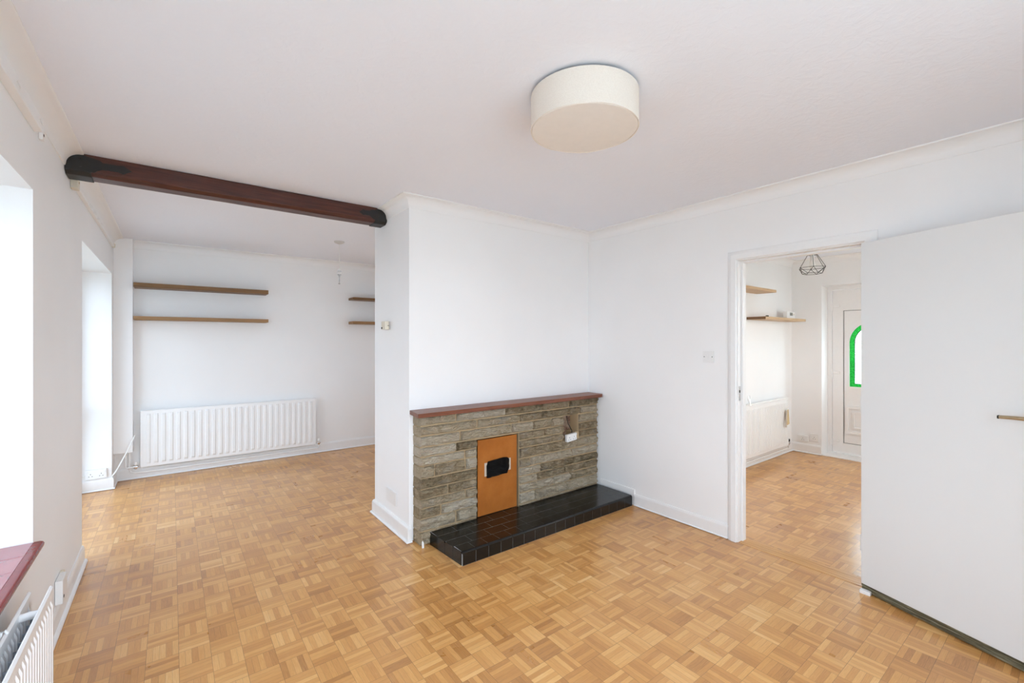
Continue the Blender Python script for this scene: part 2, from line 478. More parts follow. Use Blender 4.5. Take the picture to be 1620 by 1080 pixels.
# skirting
def skirt(h=0.11, t=0.017, bead=0.013):
    p = [(0, 0.0035), (t+bead, 0.0035)]
    for i in range(1, 5):
        a = math.pi/2*i/5
        p.append((t+bead*math.cos(a), 0.0035+bead*1.2*math.sin(a)))
    p += [(t, 0.0035+bead*1.2), (t, h-0.022), (t-0.004, h-0.010), (0.006, h), (0, h)]
    return p
sp = skirt()
b = NB(); sweep(b, [(WL, FRN[0]), (WL, WF)], skirt(0.105, 0.014, 0.014)); struct('baseboard_left', b, M['gloss'], smooth=True)
b = NB(); sweep(b, [(WR, 1.566), (WR, 2.365)], skirt(0.10, 0.012, 0.006)); sweep(b, [(WR, 2.366), (WR, 2.74)], [(0, 0.09), (0.012, 0.09), (0.012, 0.125), (0.008, 0.135), (0, 0.137)])
struct('baseboard_right', b, M['gloss'], smooth=True)
b = NB(); sweep(b, [(CS+0.012, CF), (CS, CF), (CS, CB), (WR, CB)], sp); struct('baseboard_chimney', b, M['gloss'], smooth=True)
b = NB(); sweep(b, [(WR, CB+0.03), (WR, WB), (WL, WB), (WL, FRN[1]), (OUT+0.07, FRN[1])], skirt(0.112, 0.016, 0.010)); struct('baseboard_back', b, M['gloss'], smooth=True)
b = NB(); sweep(b, [(HX, FD[1]), (HX, HL), (WR+0.1, HL)], skirt(0.115, 0.016, 0.010)); struct('baseboard_hall', b, M['gloss'], smooth=True)
b = NB(); sweep(b, [(WL, WF), (WR, WF), (WR, 0.72)], skirt(0.10, 0.012, 0.006)); struct('baseboard_rear', b, M['gloss'], smooth=True)

# inner doorway: lining, stops, architrave, threshold
b = NB()
y0, y1, zt = 0.795, 1.498, 1.950
box(b, (WR-0.004, y1, 0), (WR+0.104, DOOR[1], DOOR[3])); box(b, (WR-0.004, DOOR[0], 0), (WR+0.104, y0, DOOR[3]))
box(b, (WR-0.004, y0, zt), (WR+0.104, y1, DOOR[3]))
box(b, (WR+0.040, y1-0.013, 0), (WR+0.085, y1, zt), 0.002); box(b, (WR+0.040, y0, 0), (WR+0.085, y0+0.013, zt), 0.002)
box(b, (WR+0.040, y0+0.013, zt-0.013), (WR+0.085, y1-0.013, zt), 0.002)
lining = struct('trim_3', b, M['gloss'], 'white door lining')
b = NB(); box(b, (WR+0.006, y1-0.0022, 0.98), (WR+0.030, y1, 1.08)); mk('strike_plate', b, M['chrome'], lining)
b = NB(); box(b, (WR+0.010, y1-0.003, 1.035), (WR+0.022, y1-0.0018, 1.052)); mk('latch_hole', b, M['darkhole'], lining)
def arch_profile(w=0.066, t=0.019):
    return [(0.006, 0), (0.006, t*0.75), (0.012, t), (w*0.6, t), (w*0.72, t*0.78), (w-0.006, t*0.70), (w, t*0.45), (w, 0)]
b = NB()
# legs and head swept in the wall plane: local out = away from opening, depth = towards the room
def arch(b, pts):
    P = [Vector(p) for p in pts]; pr = arch_profile(); rings = []
    for i, p in enumerate(P):
        def nr(a, c):
            d = (c-a).normalized(); return Vector((d.y, -d.x))
        if i == 0: m = nr(P[0], P[1])
        elif i == len(P)-1: m = nr(P[-2], P[-1])
        else:
            n1, n2 = nr(P[i-1], P[i]), nr(P[i], P[i+1]); m = (n1+n2)/(1+n1.dot(n2))
        rings.append([b.verts.new((WR-dpt, p.x+m.x*o, p.y+m.y*o)) for o, dpt in pr])
    k = len(pr)
    for i in range(len(P)-1):
        for j in range(k): b.faces.new((rings[i][j], rings[i][(j+1) % k], rings[i+1][(j+1) % k], rings[i+1][j]))
    b.faces.new(rings[0][::-1]); b.faces.new(rings[-1])
arch(b, [(y0, 0.0), (y0, zt), (y1, zt), (y1, 0.0)][::-1])
struct('trim_4', b, M['gloss'], 'white architrave round the inner doorway', True)
b = NB()
for i in range(4): box(b, (WR-0.005+0.0285*i, y0, -0.002), (WR-0.005+0.0285*(i+1)-0.0012, y1-0.013, 0.0028), 0.0008, 1)
struct('trim_5', b, M['plank'], 'oak threshold strips')

# windows: two in the left wall, the others unseen and added for fill
def window(name, axis, p, a0, a1, z0, z1, n, transom=None, fw=0.055, d=0.06, label=None, pane='glass'):
    """frame with n lights across; axis = wall normal; p = plane of the frame centre"""
    def bx(bm, aa, ab, za, zb, t):
        if axis == 'X': box(bm, (p-t/2, aa, za), (p+t/2, ab, zb), 0.004, 1)
        else: box(bm, (aa, p-t/2, za), (ab, p+t/2, zb), 0.004, 1)
    fr = NB()
    bx(fr, a0, a1, z0, z0+fw, d); bx(fr, a0, a1, z1-fw, z1, d)
    w = (a1-a0)
    for i in range(n+1):
        c = a0+fw/2+(w-fw)*i/n
        bx(fr, c-fw/2, c+fw/2, z0+fw, z1-fw, d)
    if transom: bx(fr, a0+fw, a1-fw, transom-fw/2, transom+fw/2, d*0.98)
    root = struct(name, fr, M['upvc'], label)
    for i in range(n):
        g = NB()
        ca, cb = a0+fw/2+(w-fw)*i/n+fw/2, a0+fw/2+(w-fw)*(i+1)/n-fw/2
        bx(g, ca-0.004, cb+0.004, z0+fw-0.004, z1-fw+0.004, 0.006)
        mk('pane', g, M[pane], root)
    return root
window('window_1', 'X', OUT+0.035, WIN[0], WIN[1], WIN[2]+0.02, WIN[3], 3, label='white framed window over the red tiled sill', pane='tinted')
window('window_2', 'X', OUT+0.032, FRN[0], FRN[1], 0.0, FRN[3], 2, 0.75, 0.075, label='white glazed garden doors in the recess', pane='tinted')
window('fill_window_rear', 'Y', WF-0.15, RW[0], RW[1], RW[2], RW[3], 3)  # unseen window added as frontal fill for the chimney wall
window('fill_window_side', 'X', WR+0.07, W5[0], W5[1], W5[2], W5[3], 2, pane='tinted')  # added out of sight behind the chimney breast to brighten the back room
window('fill_window_hall', 'Y', HR-0.15, HW[0], HW[1], HW[2], HW[3], 2, pane='warm_filter')  # unseen window added to brighten the hall

# tiled window sill
b = NB()
n = 10; y = WIN[0]+0.003; dy = (WIN[1]-WIN[0]-0.006)/n
for i in range(n):
    for xa, xb in ((OUT+0.068, -0.585), (-0.584, -0.447)):
        box(b, (xa, y+i*dy+0.0007, WIN[2]), (xb, y+(i+1)*dy-0.0007, WIN[2]+0.0215), 0.0015, 1)
sill = struct('trim_7', b, M['sill'], 'glossy red tiled window sill', True)
b = NB()
pf = [(-0.446, WIN[2]-0.004), (-0.424, WIN[2]-0.004), (-0.418, WIN[2]+0.002), (-0.416, WIN[2]+0.012), (-0.420, WIN[2]+0.019), (-0.428, WIN[2]+0.0225), (-0.446, WIN[2]+0.0225)]
prism(b, pf, 'Y', WIN[0]-0.02, WIN[1]-0.004)
mk('nosing', b, M['nosing'], sill, True, label='darker red rounded front edge')

# ------------------------------------------------------------------ beam
beam = thing('timber_beam', 'dark stained timber beam with black strap ends across the ceiling', 'beam', (0.43, 3.37, 2.275), kind='thing')
BX0, BX1, BY0, BY1, BZ0, BZ1 = WL+0.002, CS-0.002, 3.29, 3.44, 2.290, 2.398
b = NB()
nx = 70
prof = [(BY0, BZ1), (BY0, BZ0+0.020), (BY0+0.003, BZ0+0.015), (BY0+0.026, BZ0+0.002), (BY0+0.032, BZ0), (BY1-0.026, BZ0), (BY1-0.003, BZ0+0.02), (BY1, BZ0+0.03), (BY1, BZ1)]
rings = []
for i in range(nx+1):
    x = BX0+(BX1-BX0)*i/nx
    ring = []
    for j, (yy, zz) in enumerate(prof):
        d = 0.0022*noise.noise(Vector((x*7, yy*30, zz*30)))
        ring.append(b.verts.new((x, yy+d, zz+(0 if j in (0, 8) else d))))
    rings.append(ring)
k = len(prof)
for i in range(nx):
    for j in range(k): b.faces.new((rings[i][j], rings[i][(j+1) % k], rings[i+1][(j+1) % k], rings[i+1][j]))
b.faces.new(rings[0][::-1]); b.faces.new(rings[-1])
mk('beam_timber', b, M['beam'], beam, True, angle=12)
def strap(x_end, sgn, tip, body):
    """painted black iron strap: broad at the wall, narrowing to an arrow point"""
    b = NB()
    zt_, zb_ = BZ1-0.003, BZ0+0.018
    zm = (zt_+zb_)/2
    P = []
    def jit(x, z): return (x, z+random.uniform(-1, 1)*0.0025)
    up = [(0.0, zt_), (0.02, zt_+0.001), (0.06, zt_-0.002), (body*0.55, zt_-0.004), (body*0.8, zt_-0.014), (body, zm+0.026), (body*1.12, zm+0.016), (tip*0.80, zm+0.015), (tip*0.86, zm+0.022), (tip, zm-0.004)]
    dn = [(tip*0.86, zm-0.026), (tip*0.78, zm-0.018), (body*1.12, zm-0.022), (body*0.95, zm-0.034), (body*0.85, zb_), (0.03, zb_), (0.0, zb_)]
    for x, z in up+dn:
        x, z = jit(x, z); P.append((x_end+sgn*x, z))
    if sgn < 0: P = P[::-1]
    vs0 = [b.verts.new((x, BY0-0.0045, z)) for x, z in P]; vs1 = [b.verts.new((x, BY0+0.004, z)) for x, z in P]
    f = b.faces.new(vs0); b.faces.new(vs1[::-1])
    for i in range(len(P)): b.faces.new((vs0[i], vs0[(i+1) % len(P)], vs1[(i+1) % len(P)], vs1[i]))
    bmesh.ops.triangulate(b, faces=[f])
    # the strap turns under the beam
    xa, xb = sorted((x_end, x_end+sgn*body*0.75))
    prism(b, [(BY0-0.0045, BZ0+0.018), (BY0-0.002, BZ0+0.012), (BY0+0.024, BZ0-0.003), (BY0+0.032, BZ0-0.0045), (BY1-0.02, BZ0-0.0045), (BY1-0.02, BZ0+0.002), (BY0+0.03, BZ0+0.004), (BY0+0.006, BZ0+0.032)], 'X', xa, xb)
    for (x, z) in ((x_end+sgn*body*0.45, zm-0.02), (x_end+sgn*body*0.45, zm+0.022)):
        lathe(b, [(0.006, -0.004), (0.006, 0.0), (0.003, 0.003)][::-1], (x, BY0-0.0045, z), 'Y', 8)
    return b
mk('strap', strap(BX0, 1, 0.27, 0.135), M['blackpaint'], beam, label='black painted strap by the window wall')
mk('strap', strap(BX1, -1, 0.21, 0.12), M['blackpaint'], beam, label='black painted strap by the chimney breast')

# ------------------------------------------------------------------ fireplace
fp = thing('fireplace', 'low stone fireplace with mahogany mantel and black tiled hearth', 'fireplace', (2.22, 2.82, 0))
SX0, SX1, SY, SZ = 1.333, 3.115, 2.772, 0.884
OPX0, OPX1, OPZ = 1.800, 2.196, 0.660
NX0, NX1, NZ0, NZ1 = 2.684, 2.866, 0.530, 0.744
b = NB()
# mortar backing round the opening and the niche
def mort(x0, x1, z0, z1): box(b, (x0, SY+0.016, z0), (x1, CF-0.001, z1))
mort(SX0+0.012, OPX0, 0, SZ); mort(OPX0, OPX1, OPZ, SZ); mort(OPX1, NX0, 0, SZ); mort(NX0, NX1, 0, NZ0); mort(NX0, NX1, NZ1, SZ); mort(NX1, SX1, 0, SZ)
box(b, (2.816, SY+0.002, NZ0), (NX1+0.006, CF-0.001, 0.596), 0.006, 2)
stone_root = None
mk('mortar_bed', b, M['mortar'], fp, label='sandy mortar between the stones')
b = NB(); tone = b.verts.layers.float.new('tone')
def stone(x0, x1, z0, z1, left_return=False, right_return=False, lean=0.0):
    g = 0.0046
    x0 += g*1.5; x1 -= g*1.5; z0 += g; z1 -= g
    nx = max(4, int((x1-x0)/0.009)); nz = max(6, int((z1-z0)/0.007))
    sd = Vector((random.uniform(0, 50), random.uniform(0, 50), random.uniform(0, 50)))
    tn = random.random()
    tilt = random.uniform(-0.010, 0.014)
    grid = []
    for i in range(nx+1):
        row = []
        for j in range(nz+1):
            s, q = i/nx, j/nz
            x, z = x0+(x1-x0)*s, z0+(z1-z0)*q
            ed = min(1.0, min(s*(x1-x0), (1-s)*(x1-x0))/0.009); ez = min(1.0, min(q, 1-q)*(z1-z0)/0.009)
            e = min(ed if not left_return or s > 0.5 else 1.0, ez)
            p = Vector((x*9, z*22, 0))+sd
            d = 0.011*noise.noise(p*0.7)+0.010*noise.noise(p*1.9)+0.007*noise.noise(p*4.3)
            ridge = abs(noise.noise(Vector((x*5, z*30+x*9, 3))+sd)); d -= 0.013*max(0, 0.22-ridge)/0.22
            off = (e**0.42)*(0.019+d+tilt*(q-0.5)) - 0.006*(1-e)
            wob = 0.0022*noise.noise(Vector((x*14, z*14, 9))+sd)
            v = b.verts.new((x+wob, SY-off+0.006, z+wob)); v[tone] = tn
            row.append(v)
        grid.append(row)
    for i in range(nx):
        for j in range(nz): b.faces.new((grid[i][j], grid[i+1][j], grid[i+1][j+1], grid[i][j+1]))
    # sides running back to the wall
    yb = SY+0.04
    def side(vs):
        bk = []
        for v in vs:
            w = b.verts.new((v.co.x, yb if not ret else CF-0.001, v.co.z)); w[tone] = tn; bk.append(w)
        for a in range(len(vs)-1): b.faces.new((vs[a], vs[a+1], bk[a+1], bk[a]))
    ret = left_return; side(grid[0])
    ret = right_return; side(grid[-1])
    ret = False; side([r[0] for r in grid]); side([r[-1] for r in grid])
zc = [0.000, 0.092, 0.178, 0.248, 0.312, 0.380, 0.453, 0.538, 0.600, 0.667, 0.744, 0.813, SZ]
L0 = SX0
cour = [
    [[L0, OPX0], [OPX1, 2.43, 2.80, SX1]],
    [[L0, 1.62, OPX0], [OPX1, 2.36, 2.71, SX1]],
    [[L0, 1.50, OPX0], [OPX1, 2.56, 2.76, SX1]],
    [[L0, 1.70, OPX0], [OPX1, 2.38, 2.69, SX1]],
    [[L0, 1.555, OPX0], [OPX1, 2.42, 2.70, SX1]],
    [[L0, OPX0], [OPX1, 2.31, 2.78, SX1]],
    [[L0, 1.45, 1.70, OPX0], [OPX1, 2.66, SX1]],
    [[L0, 1.695, OPX0], [OPX1, NX0], [NX1, SX1]],
    [[L0, 1.62, OPX0], [OPX1, 2.46, NX0], [NX1, SX1]],
    [[L0, 1.655, 2.12, 2.34], [2.34, 2.54, NX0], [NX1, SX1]],
    [[L0, 1.80, 2.20, 2.43], [2.43, 2.88, SX1]],
    [[L0, 1.62, 2.06, 2.43], [2.43, 2.75, SX1]],
]
for c, segs in enumerate(cour):
    for seg in segs:
        for i in range(len(seg)-1):
            x0, x1 = seg[i], seg[i+1]
            z0, z1 = zc[c], zc[c+1]
            # the lintel course does not drop below the opening's head
            stone(x0, x1, z0, z1, left_return=(x0 == L0 or abs(x0-OPX1) < 1e-6 or abs(x0-NX1) < 0.02), right_return=(abs(x1-OPX0) < 1e-6 or abs(x1-NX0) < 1e-6))
mk('stone_surround', b, M['stone'], fp, True, angle=60)
b = NB(); box(b, (NX0, CF-0.006, NZ0), (NX1, CF-0.001, NZ1))
box(b, (NX0-0.002, SY+0.02, NZ0+0.06), (NX0+0.006, CF-0.006, NZ1))
mk('niche_lining', b, M['niche'], fp, label='bare brown plaster inside the niche')
b = NB(); box(b, (OPX0, CF-0.012, 0.03), (OPX1, CF-0.001, OPZ)); mk('opening_back', b, M['darkhole'], fp, label='dark back of the fire opening')
# mantel
b = NB()
prism(b, [(1.288, 2.702), (3.086, 2.702), (3.112, 2.716), (3.112, CF-0.001), (1.313, CF-0.001)], 'Z', SZ+0.0008, SZ+0.0295)
bmesh.ops.bevel(b, geom=b.edges[:], offset=0.0025, segments=2, affect='EDGES', profile=0.5)
mk('mantel_shelf', b, M['mantel'], fp, True)
# hearth
b = NB()
HX0, HX1, HY0, HY1, HZ = 1.432, 3.098, 2.376, 2.764, 0.087
prism(b, [(HX0-0.0005, HY0+0.0158), (HX1-0.001, HY0+0.0158), (HX1-0.001, HY1), (1.4065, HY1)], 'Z', 0.0, HZ-0.0006)
prism(b, [(HX0, HY0+0.0007), (HX1-0.001, HY0+0.0007), (HX1-0.001, HY0+0.0158), (HX0, HY0+0.0158)], 'Z', 0.0, HZ-0.015)
hearth = mk('hearth', b, M['grout'], fp, label='grey grout bed under the hearth tiles')
b = NB(); tone = b.verts.layers.float.new('tone')
def htile(lo, hi, tn, bev=0.0035):
    n0 = len(b.verts); before = set(b.verts)
    box(b, lo, hi, bev, 2)
    for v in b.verts:
        if v not in before: v[tone] = tn
nt = 17; wt = (HX1-HX0)/nt
rows = [(HY0+0.101, HY0+0.197), (HY0+0.198, HY0+0.294), (HY0+0.295, HY1)]
for i in range(nt):
    xa, xb = HX0+i*wt+0.0008, HX0+(i+1)*wt-0.0008
    before = set(b.verts)
    # bullnose front tile: top and riser in one bent piece
    P = [(HY0, 0.001), (HY0, HZ-0.014)]
    for q in range(1, 6):
        a = math.pi/2*q/6
        P.append((HY0+0.014*(1-math.cos(a)), HZ-0.014+0.014*math.sin(a)))
    P += [(HY0+0.014, HZ), (HY0+0.0995, HZ), (HY0+0.0995, HZ-0.008), (HY0+0.012, HZ-0.010), (HY0+0.008, HZ-0.02), (HY0+0.008, 0.001)]
    prism(b, P, 'X', xa, xb)
    tn = random.random()*0.5
    for v in b.verts:
        if v not in before: v[tone] = tn
for r, (ya, yb) in enumerate(rows):
    n2 = 11; w2 = (HX1-HX0+0.02)/n2; sh = (0.5*w2 if r % 2 else 0)
    xs = [1.412 if r else 1.420] + [HX0-0.02+sh+i*w2 for i in range(1, n2+1) if HX0-0.02+sh+i*w2 < HX1-0.03] + [HX1]
    for i in range(len(xs)-1):
        mid = (xs[i]+xs[i+1])/2
        tn = random.random()*0.4+(0.55 if 1.72 < mid < 2.25 else 0.0)
        htile((xs[i]+0.0008, ya+0.0008, HZ-0.009), (xs[i+1]-0.0008, yb-0.0008, HZ), tn, 0.0005)
# left end risers
ys = [HY0+0.012, HY0+0.105, HY0+0.20, HY0+0.296, HY1]
for i in range(4):
    q0, q1 = (ys[i]-HY0)/(HY1-HY0), (ys[i+1]-HY0)/(HY1-HY0)
    before = set(b.verts)
    xa0, xa1 = HX0-0.024*q0, HX0-0.024*q1
    P = [(xa0-0.003, ys[i]+0.0008), (xa0+0.010, ys[i]+0.0008), (xa1+0.010, ys[i+1]-0.0008), (xa1-0.003, ys[i+1]-0.0008)]
    prism(b, P, 'Z', 0.001, HZ-0.0012)
    for v in b.verts:
        if v not in before: v[tone] = 0.1
mk('hearth_tiles', b, M['tile'], fp, True, label='glossy black hearth tiles')
# bare white chip of old skirting left against the stone
b = NB(); prism(b, [(1.338, 0.0), (1.352, 0.0), (1.350, 0.035), (1.343, 0.048), (1.337, 0.040)], 'Y', SY-0.028, SY-0.022)
mk('skirting_stub', b, M['gloss'], fp, label='white splinter of skirting at the foot of the stone')

# board closing the fire opening
fb = thing('fireboard', 'orange-brown hardboard panel closing the fireplace opening', 'board', (1.99, 2.78, HZ))
b = NB(); box(b, (1.803, 2.776, HZ+0.001), (2.170, 2.782, 0.656), 0.001, 1); mk('panel', b, M['board'], fb)
b = NB()
P = [(1.880, 0.362), (1.878, 0.455), (1.893, 0.487), (1.962, 0.492), (2.035, 0.497), (2.072, 0.493), (2.094, 0.478), (2.092, 0.405), (2.072, 0.372), (2.00, 0.366)]
cx_, cz_ = sum(p[0] for p in P)/len(P), sum(p[1] for p in P)/len(P)
N = 96; rr = []
def onpoly(tt):
    L = len(P); s = tt*L; i = int(s) % L; f = s-int(s)
    return (P[i][0]*(1-f)+P[(i+1) % L][0]*f, P[i][1]*(1-f)+P[(i+1) % L][1]*f)
for q in (1.0, 0.98, 0.92, 0.84, 0.76, 0.68, 0.6, 0.52, 0.44, 0.36, 0.28, 0.2, 0.1):
    ring = []
    for k in range(N):
        px, pz = onpoly(k/N); x, z = cx_+(px-cx_)*q, cz_+(pz-cz_)*q
        h = 0.0 if q == 1.0 else 0.003+0.016*abs(noise.noise(Vector((x*17+z*9, z*26-x*6, 1.3))))+0.009*abs(noise.noise(Vector((x*48-z*30, z*52, 7))))
        ring.append(b.verts.new((x, 2.7755-h, z)))
    rr.append(ring)
for i in range(len(rr)-1):
    for k in range(N): b.faces.new((rr[i][k], rr[i][(k+1) % N], rr[i+1][(k+1) % N], rr[i+1][k]))
c0 = b.verts.new((cx_, 2.768, cz_))
for k in range(N): b.faces.new((rr[-1][k], rr[-1][(k+1) % N], c0))
b.faces.new(rr[0][::-1])
mk('plastic_patch', b, M['poly'], fb, True, label='crumpled black polythene patch')
b = NB(); box(b, (1.862, 2.7738, 0.378), (1.886, 2.7755, 0.478)); mk('tape', b, M['tape'], fb)
b = NB(); box(b, (2.086, 2.7738, 0.390), (2.108, 2.7755, 0.482)); mk('tape', b, M['tape'], fb)

# tilted socket hanging in the niche
def plate_socket(name, label, cat, c, normal, w, h, d, gangs=1, tilt=0.0, mat=None, kind='socket', group=None):
    """wall plate; normal: unit axis facing the room; local x = along the plate, local -y = out of the wall"""
    rz = {(0, -1): 0.0, (-1, 0): -math.pi/2, (1, 0): math.pi/2, (0, 1): math.pi}[normal]
    root = thing(name, label, cat, c, rz, group)
    R = Matrix.Rotation(tilt, 4, 'Y')
    mat = mat or M['plastic']
    b = NB(); box(b, (-w/2, -d, -h/2), (w/2, -0.0012, h/2), min(0.003, d*0.3), 2, R); mk('plate', b, mat, root, True, True)
    if kind == 'socket':
        for g in range(gangs):
            cxg = (g-(gangs-1)/2)*w/gangs
            b = NB()
            for dx, dz, sw, sh in ((0, 0.008, 0.0045, 0.008), (-0.011, -0.012, 0.007, 0.0045), (0.011, -0.012, 0.007, 0.0045)):
                box(b, (cxg+dx-sw/2, -d-0.0006, dz-sh/2-0.004), (cxg+dx+sw/2, -d+0.001, dz+sh/2-0.004), 0, 1, R)
            mk('pin_hole', b, M['darkhole'], root, False, True, label='dark pin holes')
            b = NB(); sx = cxg+(0.024 if g == gangs-1 else -0.024) if gangs > 1 else cxg+0.022
            box(b, (sx-0.006, -d-0.0035, 0.012), (sx+0.006, -d+0.001, 0.030), 0.0015, 1, R); mk('rocker', b, mat, root, True, True)
    elif kind == 'switch':
        b = NB(); box(b, (-0.0075, -d-0.003, -0.013), (0.0075, -d+0.001, 0.013), 0.002, 2, R); mk('rocker', b, mat, root, True, True)
        for sx in (-w*0.36, w*0.36):
            b = NB(); lathe(b, [(0.0035, -0.0012), (0.0035, 0.001)], (sx, -d, 0), 'Y', 10); mk('screw', b, M['darkmetal'], root, True, True, label='dark screw head')
    elif kind == 'blank':
        for sx in (-w*0.36, w*0.36):
            b = NB(); lathe(b, [(0.003, -0.0008), (0.003, 0.001)], (sx, -d, 0), 'Y', 10); mk('screw', b, mat, root, True, True)
    elif kind == 'vent':
        for q in range(5):
            zz = -h/2+0.012+q*(h-0.024)/4
            b = NB(); box(b, (-w/2+0.012, -d-0.003, zz-0.003), (w/2-0.012, -d+0.001, zz+0.003), 0.001, 1, R); mk('slat', b, mat, root, False, True)
    return root
plate_socket('plug_socket', 'white socket hanging askew in the fireplace niche', 'socket', (2.7495, 2.770, 0.560), (0, -1), 0.116, 0.062, 0.028, 2, -0.08)
b = NB(); tube(b, [(2.79, 2.782, 0.57), (2.806, 2.80, 0.60), (2.80, 2.84, 0.66), (2.795, 2.86, 0.735)], 0.0035, 8)
solo('socket_wire', b, M['darkmetal'], 'dark wire running up inside the fireplace niche behind the socket', 'wire', smooth=True, origin=(2.80, 2.82, 0.6))

# ------------------------------------------------------------------ ceiling drum lamp
LC = (1.334, 1.262)
lamp = thing('ceiling_lamp', 'cream fabric drum lamp mounted flush on the ceiling', 'lamp', (*LC, H))
b = NB(); lathe(b, [(0.055, H-0.0005), (0.055, H-0.012), (0.05, H-0.016), (0.012, H-0.018), (0.012, H-0.028)], (*LC, 0), 'Z', 32); mk('ceiling_plate', b, M['plastic'], lamp, True)
b = NB()
seg = 120; R0 = 0.216; zt_, zb_ = 2.388, 2.252
rings = []
for r_off, z in ((0, zb_+0.004), (0, zt_), (-0.004, zt_), (-0.004, zb_+0.004)):
    ring = []
    for k in range(seg):
        a = 2*math.pi*k/seg
        ring.append(b.verts.new((LC[0]+(R0+r_off+0.0006*(k % 2))*math.cos(a), LC[1]+(R0+r_off+0.0006*(k % 2))*math.sin(a), z)))
    rings.append(ring)
for i in range(4):
    A, B = rings[i], rings[(i+1) % 4]
    for k in range(seg): b.faces.new((A[k], A[(k+1) % seg], B[(k+1) % seg], B[k]))
mk('shade', b, M['shade'], lamp, True, angle=60)
b = NB(); tube(b, [(LC[0]+(R0-0.001)*math.cos(2*math.pi*k/64), LC[1]+(R0-0.001)*math.sin(2*math.pi*k/64), zb_+0.003+0.0012*math.sin(k*0.6)) for k in range(64)], 0.0024, 8, True); mk('rim', b, M['shade'], lamp, True)
b = NB(); lathe(b, [(R0-0.006, zb_+0.006), (R0-0.004, zb_+0.003), (R0-0.006, zb_+0.001), (R0*0.5, zb_-0.0015), (0.01, zb_-0.002)][::-1], (*LC, 0), 'Z', 64); mk('diffuser', b, M['diffuser'], lamp, True, label='darker cream diffuser disc')
b = NB()
for k in range(3):
    a = 2*math.pi*k/3
    tube(b, [(LC[0]+0.012*math.cos(a), LC[1]+0.012*math.sin(a), H-0.026), (LC[0]+(R0-0.004)*math.cos(a), LC[1]+(R0-0.004)*math.sin(a), zt_-0.004)], 0.002, 6)
mk('spider', b, M['plastic'], lamp, True)

# ------------------------------------------------------------------ back room pendant (no shade)
PX, PY = 1.351, 4.65
pen = thing('pendant_light', 'bare white pendant lamp holder hanging in the back room', 'lamp', (PX, PY, H))
b = NB(); lathe(b, [(0.052, H-0.0005), (0.052, H-0.004), (0.046, H-0.014), (0.020, H-0.024), (0.006, H-0.028)], (PX, PY, 0), 'Z', 32); mk('ceiling_rose', b, plain('aged_white_plastic', (0.60, 0.58, 0.55), 0.35), pen, True)
b = NB(); tube(b, [(PX, PY, H-0.026), (PX+0.001, PY, 2.25), (PX, PY, 2.118)], 0.0032, 8); mk('cord', b, M['cord'], pen, True)
b = NB(); lathe(b, [(0.007, 2.125), (0.014, 2.112), (0.017, 2.10), (0.0175, 2.072), (0.019, 2.070), (0.019, 2.064), (0.015, 2.062)], (PX, PY, 0), 'Z', 24); mk('lamp_holder', b, M['plastic'], pen, True)
for z in (2.098, 2.066):
    b = NB(); lathe(b, [(0.0178, z-0.004), (0.0186, z-0.002), (0.0186, z+0.002), (0.0178, z+0.004)], (PX, PY, 0), 'Z', 24); mk('metal_ring', b, M['darkmetal'] if z < 2.08 else M['chrome'], pen, True)
b = NB()
lathe(b, [(0.009, 2.062), (0.009, 2.045), (0.006, 2.042), (0.004, 2.03), (0.005, 2.0), (0.0035, 1.985), (0.009, 1.978), (0.010, 1.972), (0.003, 1.968)], (PX, PY, 0), 'Z', 16)
mk('pull_fitting', b, M['bulboff'], pen, True, label='slim grey stem below the holder')

# ------------------------------------------------------------------ shelves
def shelf(name, label, group, lo, hi, mat):
    c = ((lo[0]+hi[0])/2, hi[1], lo[2])
    b = NB(); box(b, lo, hi, 0.002, 1)
    return solo(name, b, mat, label, 'shelf', group, origin=c)
G = 'oak shelves on the back wall'
yb, yf = WB-0.0015, WB-0.20
shelf('wall_shelf', 'thick dark oak shelf, upper of the long pair above the radiator', G, (-0.298, yf, 1.922), (0.872, yb, 1.966), M['shelfdark'])
shelf('wall_shelf', 'long paler oak shelf just below the thick dark one above the radiator', G, (-0.298, yf, 1.601), (0.872, yb, 1.637), M['shelfmid'])
shelf('wall_shelf', 'dark oak shelf partly hidden by the chimney breast, upper of the two', G, (1.826, yf, 1.916), (2.95, yb, 1.946), M['shelfdark'])
shelf('wall_shelf', 'oak shelf partly hidden by the chimney breast, lower of the two', G, (1.826, yf, 1.606), (2.95, yb, 1.641), M['shelfmid'])
G = 'oak shelves in the hall'
shelf('wall_shelf', 'pale oak shelf in the hall cut off by the door jamb, above the other', G, (4.30, HL-0.21, 1.926), (5.305, HL-0.0015, 1.955), M['shelfpale'])
o = shelf('wall_shelf', 'pale oak shelf with brown end grain in the hall corner, below the shorter one', G, (5.062, HL-0.20, 1.627), (6.158, HL-0.0015, 1.657), M['shelfpale'])
b = NB(); box(b, (5.0605, HL-0.20, 1.6275), (5.0625, HL-0.002, 1.6565)); mk('end_grain', b, M['endgrain'], o, label='brown sawn end of the shelf')
b = NB(); lathe(b, [(0.016, 1.6578), (0.016, 1.668), (0.012, 1.672)], (5.17, HL-0.17, 0), 'Z', 14)
solo('castor_cup', b, M['darkmetal'], 'small dark round cap standing on the hall corner shelf', 'cap', smooth=True, origin=(5.17, HL-0.17, 1.6578))

